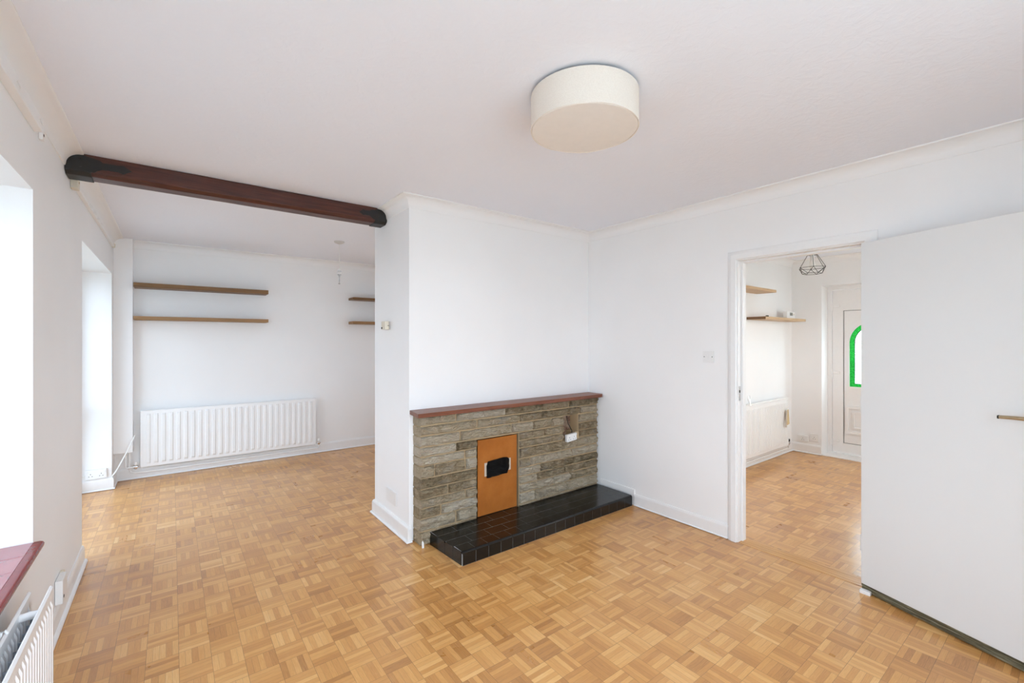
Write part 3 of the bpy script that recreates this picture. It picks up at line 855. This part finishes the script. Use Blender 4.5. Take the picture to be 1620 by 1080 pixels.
# ------------------------------------------------------------------ radiators
def rad_panel(L, z0, z1, yf, yb, pitch, fr=0.008, margin=0.03):
    """fluted steel panel in local x (0..L), front at y=yf (towards -y)"""
    b = NB()
    n = max(3, int(round((L-2*margin)/pitch))); p = (L-2*margin)/n
    xs = [(0.0, 0), (margin*0.6, 0)]
    for i in range(n):
        c = margin+i*p
        xs += [(c+p*0.20, 0), (c+p*0.30, 1), (c+p*0.5, 1.12), (c+p*0.70, 1), (c+p*0.80, 0)]
    xs += [(L-margin*0.6, 0), (L, 0)]
    zs = [(z0, 0, 0.006), (z0+0.006, 0, 0), (z0+0.035, 0, 0), (z0+0.052, 1, 0), (z1-0.052, 1, 0), (z1-0.035, 0, 0), (z1-0.006, 0, 0), (z1, 0, 0.006)]
    g = []
    for x, f in xs:
        g.append([b.verts.new((x, yf+fr-f*k*fr+e, z)) for z, k, e in zs])
    for i in range(len(g)-1):
        for j in range(len(zs)-1): b.faces.new((g[i][j], g[i+1][j], g[i+1][j+1], g[i][j+1]))
    # flat back
    bk = [[b.verts.new((x, yb, z)) for z in (z0, z1)] for x in (0.0, L)]
    b.faces.new((bk[0][0], bk[0][1], bk[1][1], bk[1][0]))
    b.faces.new([g[0][j] for j in range(len(zs))] + [bk[0][1], bk[0][0]])
    b.faces.new([g[-1][j] for j in range(len(zs))][::-1] + [bk[1][0], bk[1][1]])
    b.faces.new([r[-1] for r in g] + [bk[1][1], bk[0][1]])
    b.faces.new([r[0] for r in g][::-1] + [bk[0][0], bk[1][0]])
    return b
def valve(root, x, y, z, up=1, floor_pipe=True, knob=None):
    b = NB(); lathe(b, [(0.011, -0.02), (0.014, -0.012), (0.014, 0.012), (0.010, 0.02)], (x, y, z), 'X', 12)
    lathe(b, [(0.010, -0.022), (0.012, -0.012), (0.012, 0.016), (0.008, 0.02)], (x, y, z), 'Z', 12)
    mk('valve_body', b, M['chrome'], root, True, True, label='chrome valve')
    b = NB(); lathe(b, [(0.014, 0.02), (0.016, 0.024), (0.015, 0.046), (0.010, 0.05)], (x, y, z), 'Z', 14); mk('valve_cap', b, knob or M['plastic'], root, True, True)
# back room radiator: origin at its left foot on the floor by the back wall
RB = thing('radiator', 'wide white ribbed radiator under the long shelves in the back room', 'radiator', (-0.250, WB, 0.0))
L = 1.657
mk('panel', rad_panel(L, 0.118, 0.690, -0.085, -0.062, 0.0613), M['rad'], RB, True, True, angle=25)
for x in (0.22, L-0.22):
    b = NB(); box(b, (x-0.02, -0.062, 0.2), (x+0.02, -0.0175, 0.62), 0.002, 1); mk('bracket', b, M['rad'], RB, False, True)
valve(RB, L+0.035, -0.072, 0.135); valve(RB, -0.035, -0.072, 0.135)
b = NB(); tube(b, [(L+0.035, -0.072, 0.115), (L+0.035, -0.072, 0.085), (L+0.030, -0.066, 0.075), (L+0.01, -0.055, 0.070), (L-0.3, -0.050, 0.068), (0.15, -0.052, 0.066), (-0.04, -0.055, 0.070), (-0.075, -0.055, 0.085), (-0.085, -0.055, 0.12), (-0.085, -0.055, 0.29)], 0.0075, 10); mk('pipe', b, M['gloss'], RB, True, True)
b = NB(); tube(b, [(-0.055, -0.072, 0.133), (-0.105, -0.066, 0.130), (-0.112, -0.063, 0.14), (-0.112, -0.06, 0.29)], 0.0075, 10); mk('pipe', b, M['gloss'], RB, True, True)
b = NB(); tube(b, [(0.02, -0.060, 0.112), (0.25, -0.056, 0.100), (0.45, -0.056, 0.106), (0.62, -0.058, 0.092), (0.9, -0.056, 0.098), (1.3, -0.055, 0.105), (L-0.05, -0.058, 0.11)], 0.004, 8); mk('loose_cable', b, M['cord'], RB, True, True, label='thin white cable slung below the panel')

# window radiator: two panels, local x runs along the wall away from the camera
RL = thing('radiator', 'white double panel radiator under the red tiled sill', 'radiator', (WL, 0.90, 0.0), math.pi/2)
L = 1.41
mk('front_panel', rad_panel(L, 0.10, 0.505, -0.112, -0.097, 0.034, 0.006, 0.025), M['rad'], RL, True, True, angle=25)
mk('rear_panel', rad_panel(L-0.005, 0.10, 0.505, -0.058, -0.044, 0.034, 0.006, 0.025), M['rad'], RL, True, True, angle=25)
for x in (L-0.16, 0.16):
    b = NB(); tube(b, [(x, -0.097, 0.482), (x, -0.075, 0.484), (x, -0.050, 0.482)], 0.013, 14); mk('link_pipe', b, M['rad'], RL, True, True)
b = NB()
for i in range(26):
    x = 0.05+i*(L-0.1)/25
    box(b, (x-0.001, -0.096, 0.13), (x+0.001, -0.066, 0.45))
mk('convector_fins', b, plain('dusty_steel', (0.30, 0.33, 0.38), 0.5, 0.4, var=0.3), RL, False, True, label='dusty grey fins between the panels')
b = NB(); tube(b, [(L-0.30, -0.052, 0.507), (L-0.30, -0.047, 0.518), (L-0.30, -0.040, 0.515), (L-0.30, -0.036, 0.49), (L-0.30, -0.034, 0.40)], 0.004, 8)
mk('hook', b, M['rad'], RL, True, True)
for x in (0.25, L-0.25):
    b = NB(); box(b, (x-0.02, -0.044, 0.15), (x+0.02, -0.0025, 0.46), 0.002, 1); mk('bracket', b, M['rad'], RL, False, True)
# bare strip of wall behind it
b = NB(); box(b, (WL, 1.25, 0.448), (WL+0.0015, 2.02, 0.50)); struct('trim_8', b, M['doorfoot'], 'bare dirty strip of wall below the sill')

# hall radiator
RH = thing('radiator', 'white finely ribbed radiator on the hall wall by the front door', 'radiator', (4.45, HL, 0.0))
L = 1.515
mk('panel', rad_panel(L, 0.120, 0.690, -0.088, -0.066, 0.0335, 0.006), M['rad'], RH, True, True, angle=25)
b = NB(); box(b, (0.0, -0.085, 0.6905), (L, -0.05, 0.706), 0.004, 2); mk('top_grille', b, M['rad'], RH, True, True)
for x in (0.2, L-0.24):
    b = NB(); box(b, (x, -0.066, 0.2), (x+0.04, -0.002, 0.62)); mk('bracket', b, M['rad'], RH, False, True)
valve(RH, L+0.030, -0.070, 0.145, knob=M['darkmetal'])
b = NB(); tube(b, [(L+0.03, -0.07, 0.125), (L+0.03, -0.07, 0.09), (L+0.02, -0.066, 0.078), (L-0.1, -0.058, 0.072), (0.0, -0.055, 0.07)], 0.0075, 10); mk('pipe', b, M['gloss'], RH, True, True)
# things hung on it
tg = thing('wooden_tag', 'pale wooden tag hanging on a string from the hall radiator', 'tag', (5.86, 2.245, 0.707))
tx, ty = 5.86, 2.236
b = NB(); tube(b, [(tx, ty+0.05, 0.715), (tx, ty+0.022, 0.7135), (tx, ty, 0.706), (tx, ty-0.002, 0.56)], 0.0012, 6); mk('string', b, M['cord'], tg, True)
RM = Matrix.Translation(Vector((tx, ty, 0.56))) @ Matrix.Rotation(math.radians(-9), 4, 'Y') @ Matrix.Translation(-Vector((tx, ty, 0.56)))
b = NB(); box(b, (tx-0.028, ty-0.006, 0.385), (tx+0.034, ty-0.001, 0.565), 0.002, 1, RM); mk('tag_board', b, M['pinebox'], tg)
RM2 = Matrix.Translation(Vector((tx, ty, 0.56))) @ Matrix.Rotation(math.radians(6), 4, 'Y') @ Matrix.Translation(-Vector((tx, ty, 0.56)))
b = NB(); box(b, (tx-0.050, ty-0.012, 0.36), (tx-0.012, ty-0.007, 0.56), 0.002, 1, RM2); mk('tag_board', b, M['tape'], tg, label='second, darker tag behind')
ck = thing('clip', 'small white clip on the hall radiator beside the door jamb', 'clip', (4.93, 2.245, 0.7065))
b = NB(); tube(b, [(4.92, 2.235, 0.70), (4.92, 2.244, 0.725), (4.90, 2.25, 0.76), (4.915, 2.25, 0.80), (4.94, 2.25, 0.80), (4.945, 2.25, 0.76), (4.93, 2.244, 0.725), (4.935, 2.235, 0.70)], 0.003, 6); mk('wire_loop', b, M['chrome'], ck, True)
b = NB(); box(b, (4.915, 2.236, 0.7068), (4.945, 2.262, 0.722), 0.003, 1); mk('jaw', b, M['plastic'], ck, True)

# ------------------------------------------------------------------ small wall fittings
th = thing('thermostat', 'small cream thermostat on the side of the chimney breast', 'thermostat', (CS, 3.275, 1.51))
b = NB(); box(b, (CS-0.010, 3.225, 1.481), (CS-0.0012, 3.330, 1.541), 0.003, 2); mk('wall_mount', b, M['plastic'], th, True)
b = NB(); box(b, (CS-0.042, 3.222, 1.480), (CS-0.009, 3.300, 1.543), 0.004, 2); mk('cover', b, M['plastic_cream'], th, True)
b = NB(); lathe(b, [(0.007, -0.0455), (0.0075, -0.042), (0.0075, -0.040)], (CS, 3.285, 1.492), 'X', 14); mk('dial_stud', b, M['darkmetal'], th, True, label='dark stud')
b = NB(); box(b, (CS-0.024, 3.2212, 1.508), (CS-0.010, 3.2222, 1.5115)); box(b, (CS-0.0106, 3.2214, 1.483), (CS-0.0085, 3.2232, 1.540)); mk('seam', b, M['darkmetal'], th)
plate_socket('blank_socket_plate', 'white square cover plate low on the side of the chimney breast', 'cover plate', (CS, 3.195, 0.231), (-1, 0), 0.19, 0.098, 0.008, kind='blank')
plate_socket('light_switch', 'white light switch left of the inner doorway', 'light switch', (WR, 1.711, 1.279), (-1, 0), 0.084, 0.084, 0.009, kind='switch')
plate_socket('plug_socket', 'white double socket low in the garden door recess', 'socket', (-0.556, FRN[1], 0.163), (0, -1), 0.146, 0.086, 0.028, 2)
b = NB(); tube(b, [(-0.63, FRN[1]-0.006, 0.155), (-0.665, FRN[1]-0.008, 0.150), (OUT+0.065, FRN[1]-0.008, 0.148)], 0.005, 8)
solo('socket_cable', b, M['cord'], 'short white cable leaving the double socket in the garden door recess', 'cable', smooth=True, origin=(-0.65, FRN[1]-0.006, 0.15))
jb = thing('junction_box', 'small white junction box low on the window wall', 'junction box', (WL, 3.10, 0.18))
b = NB(); box(b, (WL+0.0015, 3.045, 0.118), (WL+0.030, 3.160, 0.232), 0.003, 2); mk('box', b, M['plastic'], jb, True)
b = NB(); box(b, (WL+0.0015, 3.161, 0.150), (WL+0.018, 3.185, 0.235), 0.002, 1); mk('side_lug', b, M['plastic_cream'], jb, True)
b = NB(); lathe(b, [(0.0075, 0.0295), (0.0075, 0.0315)], (WL, 3.062, 0.150), 'X', 14); mk('cable_hole', b, M['darkhole'], jb, True, label='black cable hole')
# hall
plate_socket('plug_socket', 'white socket low in the hall corner by the radiator valve', 'socket', (HX, 2.203, 0.180), (-1, 0), 0.115, 0.07, 0.03, 1)
plate_socket('plug_socket', 'white socket beside the front door frame', 'socket', (HX, 2.085, 0.205), (-1, 0), 0.086, 0.095, 0.011, 1)
plate_socket('light_switch', 'white switch on the hall wall beside the door jamb', 'light switch', (4.66, HL, 1.36), (0, -1), 0.05, 0.085, 0.01, kind='switch')
dv = thing('room_controller', 'white heating controller with grey display on the hall corner shelf', 'controller', (5.90, HL-0.10, 1.658))
b = NB(); box(b, (5.80, HL-0.13, 1.6578), (6.02, HL-0.085, 1.745), 0.006, 2); mk('case', b, M['plastic'], dv, True)
b = NB(); box(b, (5.875, HL-0.1315, 1.695), (5.955, HL-0.129, 1.730)); mk('display', b, M['lcd'], dv, label='grey display')
b = NB(); lathe(b, [(0.010, -0.005), (0.010, 0.001)], (5.985, HL-0.13, 1.712), 'Y', 14); mk('button', b, M['plastic_cream'], dv, True)

# boxed-in pipes in the far left corner
b = NB(); box(b, (WL, WB-0.12, 0.292), (-0.306, WB, H), 0.002, 1); struct('trim_9', b, M['wall'], 'white pipe boxing in the far left corner')
# loose white cable standing in the corner
b = NB(); tube(b, [(-0.452+0.006, 5.585, 0.128), (-0.425, 5.60, 0.15), (-0.385, 5.64, 0.23), (-0.34, 5.68, 0.33), (-0.288, 5.725, 0.468)], 0.006, 10)
solo('cable', b, M['cord'], 'stiff white cable leaning from the recess corner to the radiator', 'cable', smooth=True, origin=(-0.44, 5.585, 0.0))

# curtain battens on the window wall
cb = thing('curtain_batten', 'white curtain batten above the tiled window', 'batten', (WL, 1.4, 2.25))
b = NB()
prism(b, [(WL+0.001, 2.256), (WL+0.026, 2.258), (WL+0.030, 2.266), (WL+0.030, 2.306), (WL+0.027, 2.312), (WL+0.001, 2.314)], 'Y', 0.05, 2.64); mk('batten', b, M['wall'], cb, True)
for y, s in ((2.25, 1), (2.58, 1)):
    b = NB(); tube(b, [(WL+0.031, y-0.02, 2.285), (WL+0.034, y-0.008, 2.277), (WL+0.034, y+0.010, 2.274), (WL+0.031, y+0.022, 2.278)], 0.0025, 6); mk('hook', b, M['plastic'], cb, True)
b = NB(); box(b, (WL+0.001, 2.722, 2.256), (WL+0.014, 2.752, 2.306), 0.001, 1); mk('end_block', b, M['plastic'], cb, label='separate chipped end block')
b = NB(); box(b, (WL+0.0142, 2.728, 2.272), (WL+0.0150, 2.742, 2.282)); mk('chip', b, M['darkhole'], cb, label='dark chip')
cb = thing('curtain_batten', 'narrow white flaking curtain batten beyond the beam', 'batten', (WL, 4.5, 2.27))
b = NB(); prism(b, [(WL+0.001, 2.279), (WL+0.018, 2.281), (WL+0.020, 2.287), (WL+0.020, 2.300), (WL+0.018, 2.305), (WL+0.001, 2.306)], 'Y', 3.54, 5.60); mk('batten', b, M['wall'], cb, True)
b = NB(); box(b, (WL+0.001, 3.46, 2.252), (WL+0.032, 3.53, 2.312), 0.004, 2); mk('bracket', b, M['plastic_cream'], cb, True)
b = NB(); lathe(b, [(0.006, 0.031), (0.006, 0.0345)], (WL, 3.50, 2.292), 'X', 10); mk('screw', b, M['brass'], cb, True, label='brass screw')
b = NB(); box(b, (WL+0.001, 5.60, 2.276), (WL+0.026, 5.64, 2.310), 0.004, 2); mk('bracket', b, M['plastic_cream'], cb, True)
for y in (4.02, 4.22, 4.42, 4.62):
    b = NB(); vv = [(WL+0.0205, y, 2.298), (WL+0.026, y+0.06, 2.304), (WL+0.022, y+0.10, 2.290), (WL+0.0207, y+0.04, 2.284)]
    b.faces.new([b.verts.new(p) for p in vv]); r = bmesh.ops.extrude_face_region(b, geom=b.faces[:])
    bmesh.ops.translate(b, verts=[g for g in r['geom'] if isinstance(g, bmesh.types.BMVert)], vec=(0.0015, 0, 0)); mk('paint_flake', b, M['plastic'], cb)

# ------------------------------------------------------------------ door standing open at the right
ang = math.atan2(-0.942, -0.335)
d1 = thing('door_1', 'white flush door standing wide open at the right', 'door', (3.064, 0.792, 0.0), ang, kind='structure')
# local x from hinge to latch, local -y? the visible face looks to local y = 0 side
DW, DT, DB, DTP = 0.742, 0.036, 0.044, 1.943
def dl(b, lo, hi, bev=0.0, seg=2): return box(b, lo, hi, bev, seg)
# for this rotation local +y points back to the wall? (sin/cos): normal = (-sin, cos) of ang
nrm = Vector((-math.sin(ang), math.cos(ang)))
sy = 1.0 if nrm.x > 0 else -1.0                    # +1: local +y goes to the wall side
def Y(a, c): return (min(sy*a, sy*c), max(sy*a, sy*c))
ya, yb_ = Y(0, DT)
b = NB(); box(b, (0, ya, DB), (DW, yb_, DTP), 0.0015, 1); mk('leaf', b, M['doorpaint'], d1, False, True)
b = NB()
for (z0, z1, q) in ((0.006, 0.020, 0.002), (0.020, 0.031, 0.005), (0.031, DB-0.0005, 0.001)):
    n = 30; yA, yB = Y(q, DT-0.004)
    prev = None
    for i in range(n):
        xa, xb = DW*i/n, DW*(i+1)/n
        j = 0.0018*noise.noise(Vector((i*0.9, z0*90, 4)))
        box(b, (xa+0.002 if i == 0 else xa, yA+sy*j if sy > 0 else yA, z0+abs(j)), (xb, yB if sy > 0 else yB+sy*j, z1))
mk('weathered_foot', b, M['doorfoot'], d1, False, True, label='bare weathered wood along the bottom edge')
hd = NB(); yA, yB = Y(-0.005, 0.0); box(hd, (DW-0.062, yA, 0.98), (DW-0.022, yB, 1.13), 0.002, 2)
mk('handle_plate', hd, M['brass'], d1, True, True)
hd = NB()
xh = DW-0.042
tube(hd, [(xh, -sy*0.004, 1.075), (xh, -sy*0.030, 1.075), (xh-0.004, -sy*0.040, 1.075), (xh-0.016, -sy*0.046, 1.075), (xh-0.06, -sy*0.046, 1.074), (xh-0.105, -sy*0.044, 1.071)], [0.009, 0.009, 0.009, 0.0085, 0.008, 0.0075], 12)
mk('lever_handle', hd, M['brass'], d1, True, True, label='pale brass lever')
hd = NB(); box(hd, (xh-0.112, -sy*0.044-0.007, 1.0632), (xh-0.104, -sy*0.044+0.007, 1.0782), 0.003, 2); mk('lever_end', hd, M['darkmetal'], d1, True, True, label='dark worn lever tip')
for z in (0.22, 1.0, 1.72):
    hd = NB(); tube(hd, [(-0.005, sy*0.010, z), (-0.005, sy*0.010, z+0.09)], 0.005, 8); mk('hinge', hd, M['gloss'], d1, True, True)

b = NB(); box(b, (3.028, 0.742, 0.0004), (3.058, 0.790, 0.020), 0.002, 1)
solo('floor_block', b, M['gloss'], 'small white block on the floor at the hinge foot of the open door', 'block', origin=(3.043, 0.766, 0.0004))

# ------------------------------------------------------------------ front door in the hall
d2 = thing('door_2', 'white front door with green arched stained glass', 'door', (6.50, 1.55, 0.0), kind='structure')
FX = 6.50
b = NB()
fy0, fy1, ft = FD[0], FD[1], FD[3]
box(b, (FX-0.03, fy1-0.045, 0.0), (FX+0.045, fy1, ft), 0.003, 1); box(b, (FX-0.03, fy0, 0.0), (FX+0.045, fy0+0.045, ft), 0.003, 1)
box(b, (FX-0.03, fy0+0.045, ft-0.045), (FX+0.045, fy1-0.045, ft), 0.003, 1); box(b, (FX-0.03, fy0+0.045, 0.0), (FX+0.045, fy1-0.045, 0.03), 0.003, 1)
mk('frame', b, M['upvc'], d2)
# leaf: solid slab with an arched hole
cy, hw, zs, zb2 = 1.545, 0.250, 1.375, 0.838
def arch_pts(w, zbot, zspr, n=20):
    P = [(cy+w, zbot)]
    for i in range(n+1):
        a = math.pi*i/n
        P.append((cy+w*math.cos(a), zspr+w*math.sin(a)))
    P.append((cy-w, zbot))
    return P
hole = arch_pts(hw, zb2, zs)
ly0, ly1, lz0, lz1 = fy0+0.048, fy1-0.048, 0.034, ft-0.048
b = NB()
def slab_with_hole(b, outer, hole, x0, x1):
    for x in (x0, x1):
        vo = [b.verts.new((x, *p)) for p in outer]; vh = [b.verts.new((x, *p)) for p in hole]
        es = [b.edges.new((vo[i], vo[(i+1) % len(vo)])) for i in range(len(vo))] + [b.edges.new((vh[i], vh[(i+1) % len(vh)])) for i in range(len(vh))]
        bmesh.ops.triangle_fill(b, use_beauty=True, use_dissolve=False, edges=es)
        if x == x0: A = (vo, vh)
        else: B = (vo, vh)
    for q in (0, 1):
        for i in range(len(A[q])):
            k = (i+1) % len(A[q]); b.faces.new((A[q][i], A[q][k], B[q][k], B[q][i]))
slab_with_hole(b, [(ly0, lz0), (ly1, lz0), (ly1, lz1), (ly0, lz1)], hole, FX-0.002, FX+0.040)
mk('leaf', b, M['upvc'], d2)
# raised stiles leaving a sunk panel
b = NB()
py0, py1, pz0, pz1 = ly0+0.110, ly1-0.110, 0.150, 1.762
slab_with_hole(b, [(ly0, lz0), (ly1, lz0), (ly1, lz1), (ly0, lz1)], [(py0, pz0), (py1, pz0), (py1, pz1), (py0, pz1)], FX-0.014, FX-0.0018)
mk('stiles', b, M['upvc'], d2)
b = NB()
slab_with_hole(b, [(py0+0.0005, pz0+0.0005), (py1-0.0005, pz0+0.0005), (py1-0.0005, pz1-0.0005), (py0+0.0005, pz1-0.0005)], [(py0+0.006, pz0+0.006), (py1-0.006, pz0+0.006), (py1-0.006, pz1-0.006), (py0+0.006, pz1-0.006)], FX-0.005, FX-0.0019)
mk('gasket', b, plain('grey_rubber_gasket', (0.16, 0.15, 0.14), 0.6), d2, label='thin dark gasket line round the sunk panel')
b = NB()
slab_with_hole(b, arch_pts(hw+0.045, zb2-0.045, zs), arch_pts(hw-0.004, zb2+0.004, zs), FX-0.020, FX-0.0019)
mk('glazing_bead', b, M['upvc'], d2)
b = NB()
slab_with_hole(b, [(cy-0.285, 0.27), (cy+0.285, 0.27), (cy+0.285, 0.605), (cy-0.285, 0.605)], [(cy-0.255, 0.30), (cy+0.255, 0.30), (cy+0.255, 0.575), (cy-0.255, 0.575)], FX-0.024, FX-0.0019)
slab_with_hole(b, [(cy-0.215, 0.335), (cy+0.215, 0.335), (cy+0.215, 0.54), (cy-0.215, 0.54)], [(cy-0.195, 0.355), (cy+0.195, 0.355), (cy+0.195, 0.52), (cy-0.195, 0.52)], FX-0.022, FX-0.0019)
mk('moulded_panel', b, M['upvc'], d2)
b = NB(); inner = arch_pts(hw-0.052, zb2+0.040, zs)
slab_with_hole(b, arch_pts(hw-0.001, zb2+0.001, zs), inner, FX+0.012, FX+0.018)
mk('green_border', b, M['green'], d2, label='green stained glass border')
b = NB()
vs = [b.verts.new((FX+0.013, *p)) for p in inner]; vs2 = [b.verts.new((FX+0.017, *p)) for p in inner]
b.faces.new(vs); b.faces.new(vs2[::-1])
for i in range(len(inner)): b.faces.new((vs[i], vs[(i+1) % len(vs)], vs2[(i+1) % len(vs)], vs2[i]))
mk('obscure_pane', b, M['obscure'], d2)
b = NB(); xl = FX+0.010
tube(b, [(xl, *p) for p in inner], 0.0045, 6, True)
zc2 = 1.37
for s in (-1, 1):                                   # looped leading
    tube(b, [(xl, cy+s*0.198, zc2), (xl, cy+s*0.15, zc2), (xl, cy+s*0.105, zc2+0.045), (xl, cy+s*0.06, zc2)], 0.0045, 6)
    tube(b, [(xl, cy+s*0.15, zc2), (xl, cy+s*0.105, zc2-0.045), (xl, cy+s*0.06, zc2)], 0.0045, 6)
    for u in (-1, 1):
        pts = []
        for i in range(9):
            a = math.pi*2*i/9
            pts.append((xl, cy+s*(0.082+0.035*math.cos(a)), zc2+u*(0.075+0.040*math.sin(a))))
        tube(b, pts, 0.0042, 6, True)
tube(b, [(xl, cy, zb2+0.04), (xl, cy, zs+hw-0.055)], 0.0028, 6)
mk('leading', b, M['darkmetal'], d2, True, label='dark lead strips')
for z in (0.154, 0.982, 1.800):
    b = NB(); lathe(b, [(0.012, -0.040), (0.012, 0.040)], (FX-0.030, ly1+0.003, z), 'Z', 12)
    box(b, (FX-0.026, ly1-0.075, z+0.004), (FX-0.0145, ly1, z+0.034), 0.003, 1)
    mk('hinge', b, M['upvc'], d2, True)
b = NB(); box(b, (FX-0.024, ly0+0.02, 0.92), (FX-0.0145, ly0+0.05, 1.14), 0.003, 1); tube(b, [(FX-0.024, ly0+0.035, 1.07), (FX-0.06, ly0+0.035, 1.07), (FX-0.065, ly0+0.06, 1.07), (FX-0.065, ly0+0.15, 1.07)], 0.008, 8)
mk('handle', b, M['chrome'], d2, True)
b = NB(); box(b, (HX+0.002, FD[0]+0.002, 0.0), (FX-0.032, FD[1]-0.002, 0.012), 0.003, 1); struct('trim_10', b, M['upvc'], 'white sill strip at the front door')

# ------------------------------------------------------------------ hall cage lamp
cg = thing('cage_lamp', 'black wire geometric cage lamp hanging in the hall', 'lamp', (5.26, 1.77, H))
GX, GY = 5.26, 1.77
b = NB(); lathe(b, [(0.05, H-0.0005), (0.05, H-0.02), (0.02, H-0.028)], (GX, GY, 0), 'Z', 24); mk('ceiling_rose', b, M['plastic'], cg, True)
b = NB(); tube(b, [(GX, GY, H-0.026), (GX, GY, 2.275)], 0.003, 8); mk('cord', b, M['darkmetal'], cg, True)
b = NB(); n = 6; off = 0.42
top = [(GX+0.043*math.cos(off+i*math.pi/3), GY+0.043*math.sin(off+i*math.pi/3), 2.286) for i in range(n)]
mid = [(GX+0.125*math.cos(off+i*math.pi/3), GY+0.125*math.sin(off+i*math.pi/3), 2.148) for i in range(n)]
low = [(GX+0.086*math.cos(off+(i+0.5)*math.pi/3), GY+0.086*math.sin(off+(i+0.5)*math.pi/3), 2.088) for i in range(n)]
W = 0.0023
for i in range(n):
    j = (i+1) % n
    tube(b, [top[i], top[j]], W, 6); tube(b, [mid[i], mid[j]], W, 6); tube(b, [low[i], low[j]], W, 6)
    tube(b, [top[i], mid[i]], W, 6); tube(b, [mid[i], low[i]], W, 6); tube(b, [mid[j], low[i]], W, 6)
mk('wire_cage', b, M['darkmetal'], cg, True)
b = NB(); lathe(b, [(0.043, 2.280), (0.043, 2.288), (0.02, 2.290)][::-1], (GX, GY, 0), 'Z', 20); mk('cage_cap', b, M['darkmetal'], cg, True)
b = NB(); lathe(b, [(0.016, 2.280), (0.019, 2.27), (0.019, 2.235), (0.015, 2.232)], (GX, GY, 0), 'Z', 16); mk('lamp_holder', b, M['plastic'], cg, True)
b = NB(); lathe(b, [(0.012, 2.232), (0.016, 2.22), (0.026, 2.195), (0.030, 2.175), (0.024, 2.152), (0.010, 2.143), (0.002, 2.142)], (GX, GY, 0), 'Z', 20); mk('bulb', b, M['bulb'], cg, True)

# ------------------------------------------------------------------ light: overcast sky through the windows, three of them added for fill
wd = bpy.data.worlds.new('overcast_sky'); SC.world = wd; wd.use_nodes = True
nt = wd.node_tree; bg = nt.nodes['Background']
SKY = 11.0
tc = nt.nodes.new('ShaderNodeTexCoord'); sp_ = nt.nodes.new('ShaderNodeSeparateXYZ'); nt.links.new(tc.outputs['Generated'], sp_.inputs[0])
rp = nt.nodes.new('ShaderNodeValToRGB'); e = rp.color_ramp.elements
e[0].position = 0.0; e[0].color = (0.73, 0.86, 1.0, 1); e[1].position = 1.0; e[1].color = (0.69, 0.832, 1.0, 1)
nt.links.new(sp_.outputs[2], rp.inputs[0]); nt.links.new(rp.outputs[0], bg.inputs[0]); bg.inputs[1].default_value = SKY

def portal(name, loc, rot, sx, sy_):
    l = bpy.data.lights.new(name, 'AREA'); l.shape = 'RECTANGLE'; l.size = sx; l.size_y = sy_
    l.cycles.is_portal = True
    o = bpy.data.objects.new(name, l); COL.objects.link(o); o.location = loc; o.rotation_euler = rot
P2 = math.pi/2
portal('window_portal', (OUT-0.02, (WIN[0]+WIN[1])/2, (WIN[2]+WIN[3])/2), (0, -P2, 0), WIN[3]-WIN[2], WIN[1]-WIN[0])
portal('garden_door_portal', (OUT-0.02, (FRN[0]+FRN[1])/2, FRN[3]/2), (0, -P2, 0), FRN[3], FRN[1]-FRN[0])
portal('fill_rear_portal', ((RW[0]+RW[1])/2, WF-0.22, (RW[2]+RW[3])/2), (P2, 0, 0), RW[1]-RW[0], RW[3]-RW[2])
portal('fill_side_portal', (WR+0.12, (W5[0]+W5[1])/2, (W5[2]+W5[3])/2), (0, P2, 0), W5[3]-W5[2], W5[1]-W5[0])
portal('fill_hall_portal', ((HW[0]+HW[1])/2, HR-0.22, (HW[2]+HW[3])/2), (P2, 0, 0), HW[1]-HW[0], HW[3]-HW[2])

# ------------------------------------------------------------------ camera
cam = bpy.data.cameras.new('camera'); co = bpy.data.objects.new('camera', cam); COL.objects.link(co)
cam.sensor_width = 36.0; cam.lens = 704/1620*36.0; cam.clip_start = 0.02
cam.shift_y = -(540-538)/1620.0*-1 * -1
co.location = (0, 0, 1.4); co.rotation_euler = (math.pi/2, 0, -math.radians(37.4))
SC.camera = co

SC.view_settings.view_transform = 'Standard'; SC.view_settings.look = 'None'
SC.view_settings.gamma = 1.0; SC.view_settings.use_curve_mapping = False
SC.view_settings.exposure = -0.04
cy_ = SC.cycles
cy_.use_denoising = True
try: cy_.denoiser = 'OPENIMAGEDENOISE'
except Exception: pass
cy_.max_bounces = 14; cy_.diffuse_bounces = 10; cy_.glossy_bounces = 5; cy_.transparent_max_bounces = 12; cy_.transmission_bounces = 4
cy_.sample_clamp_indirect = 12.0
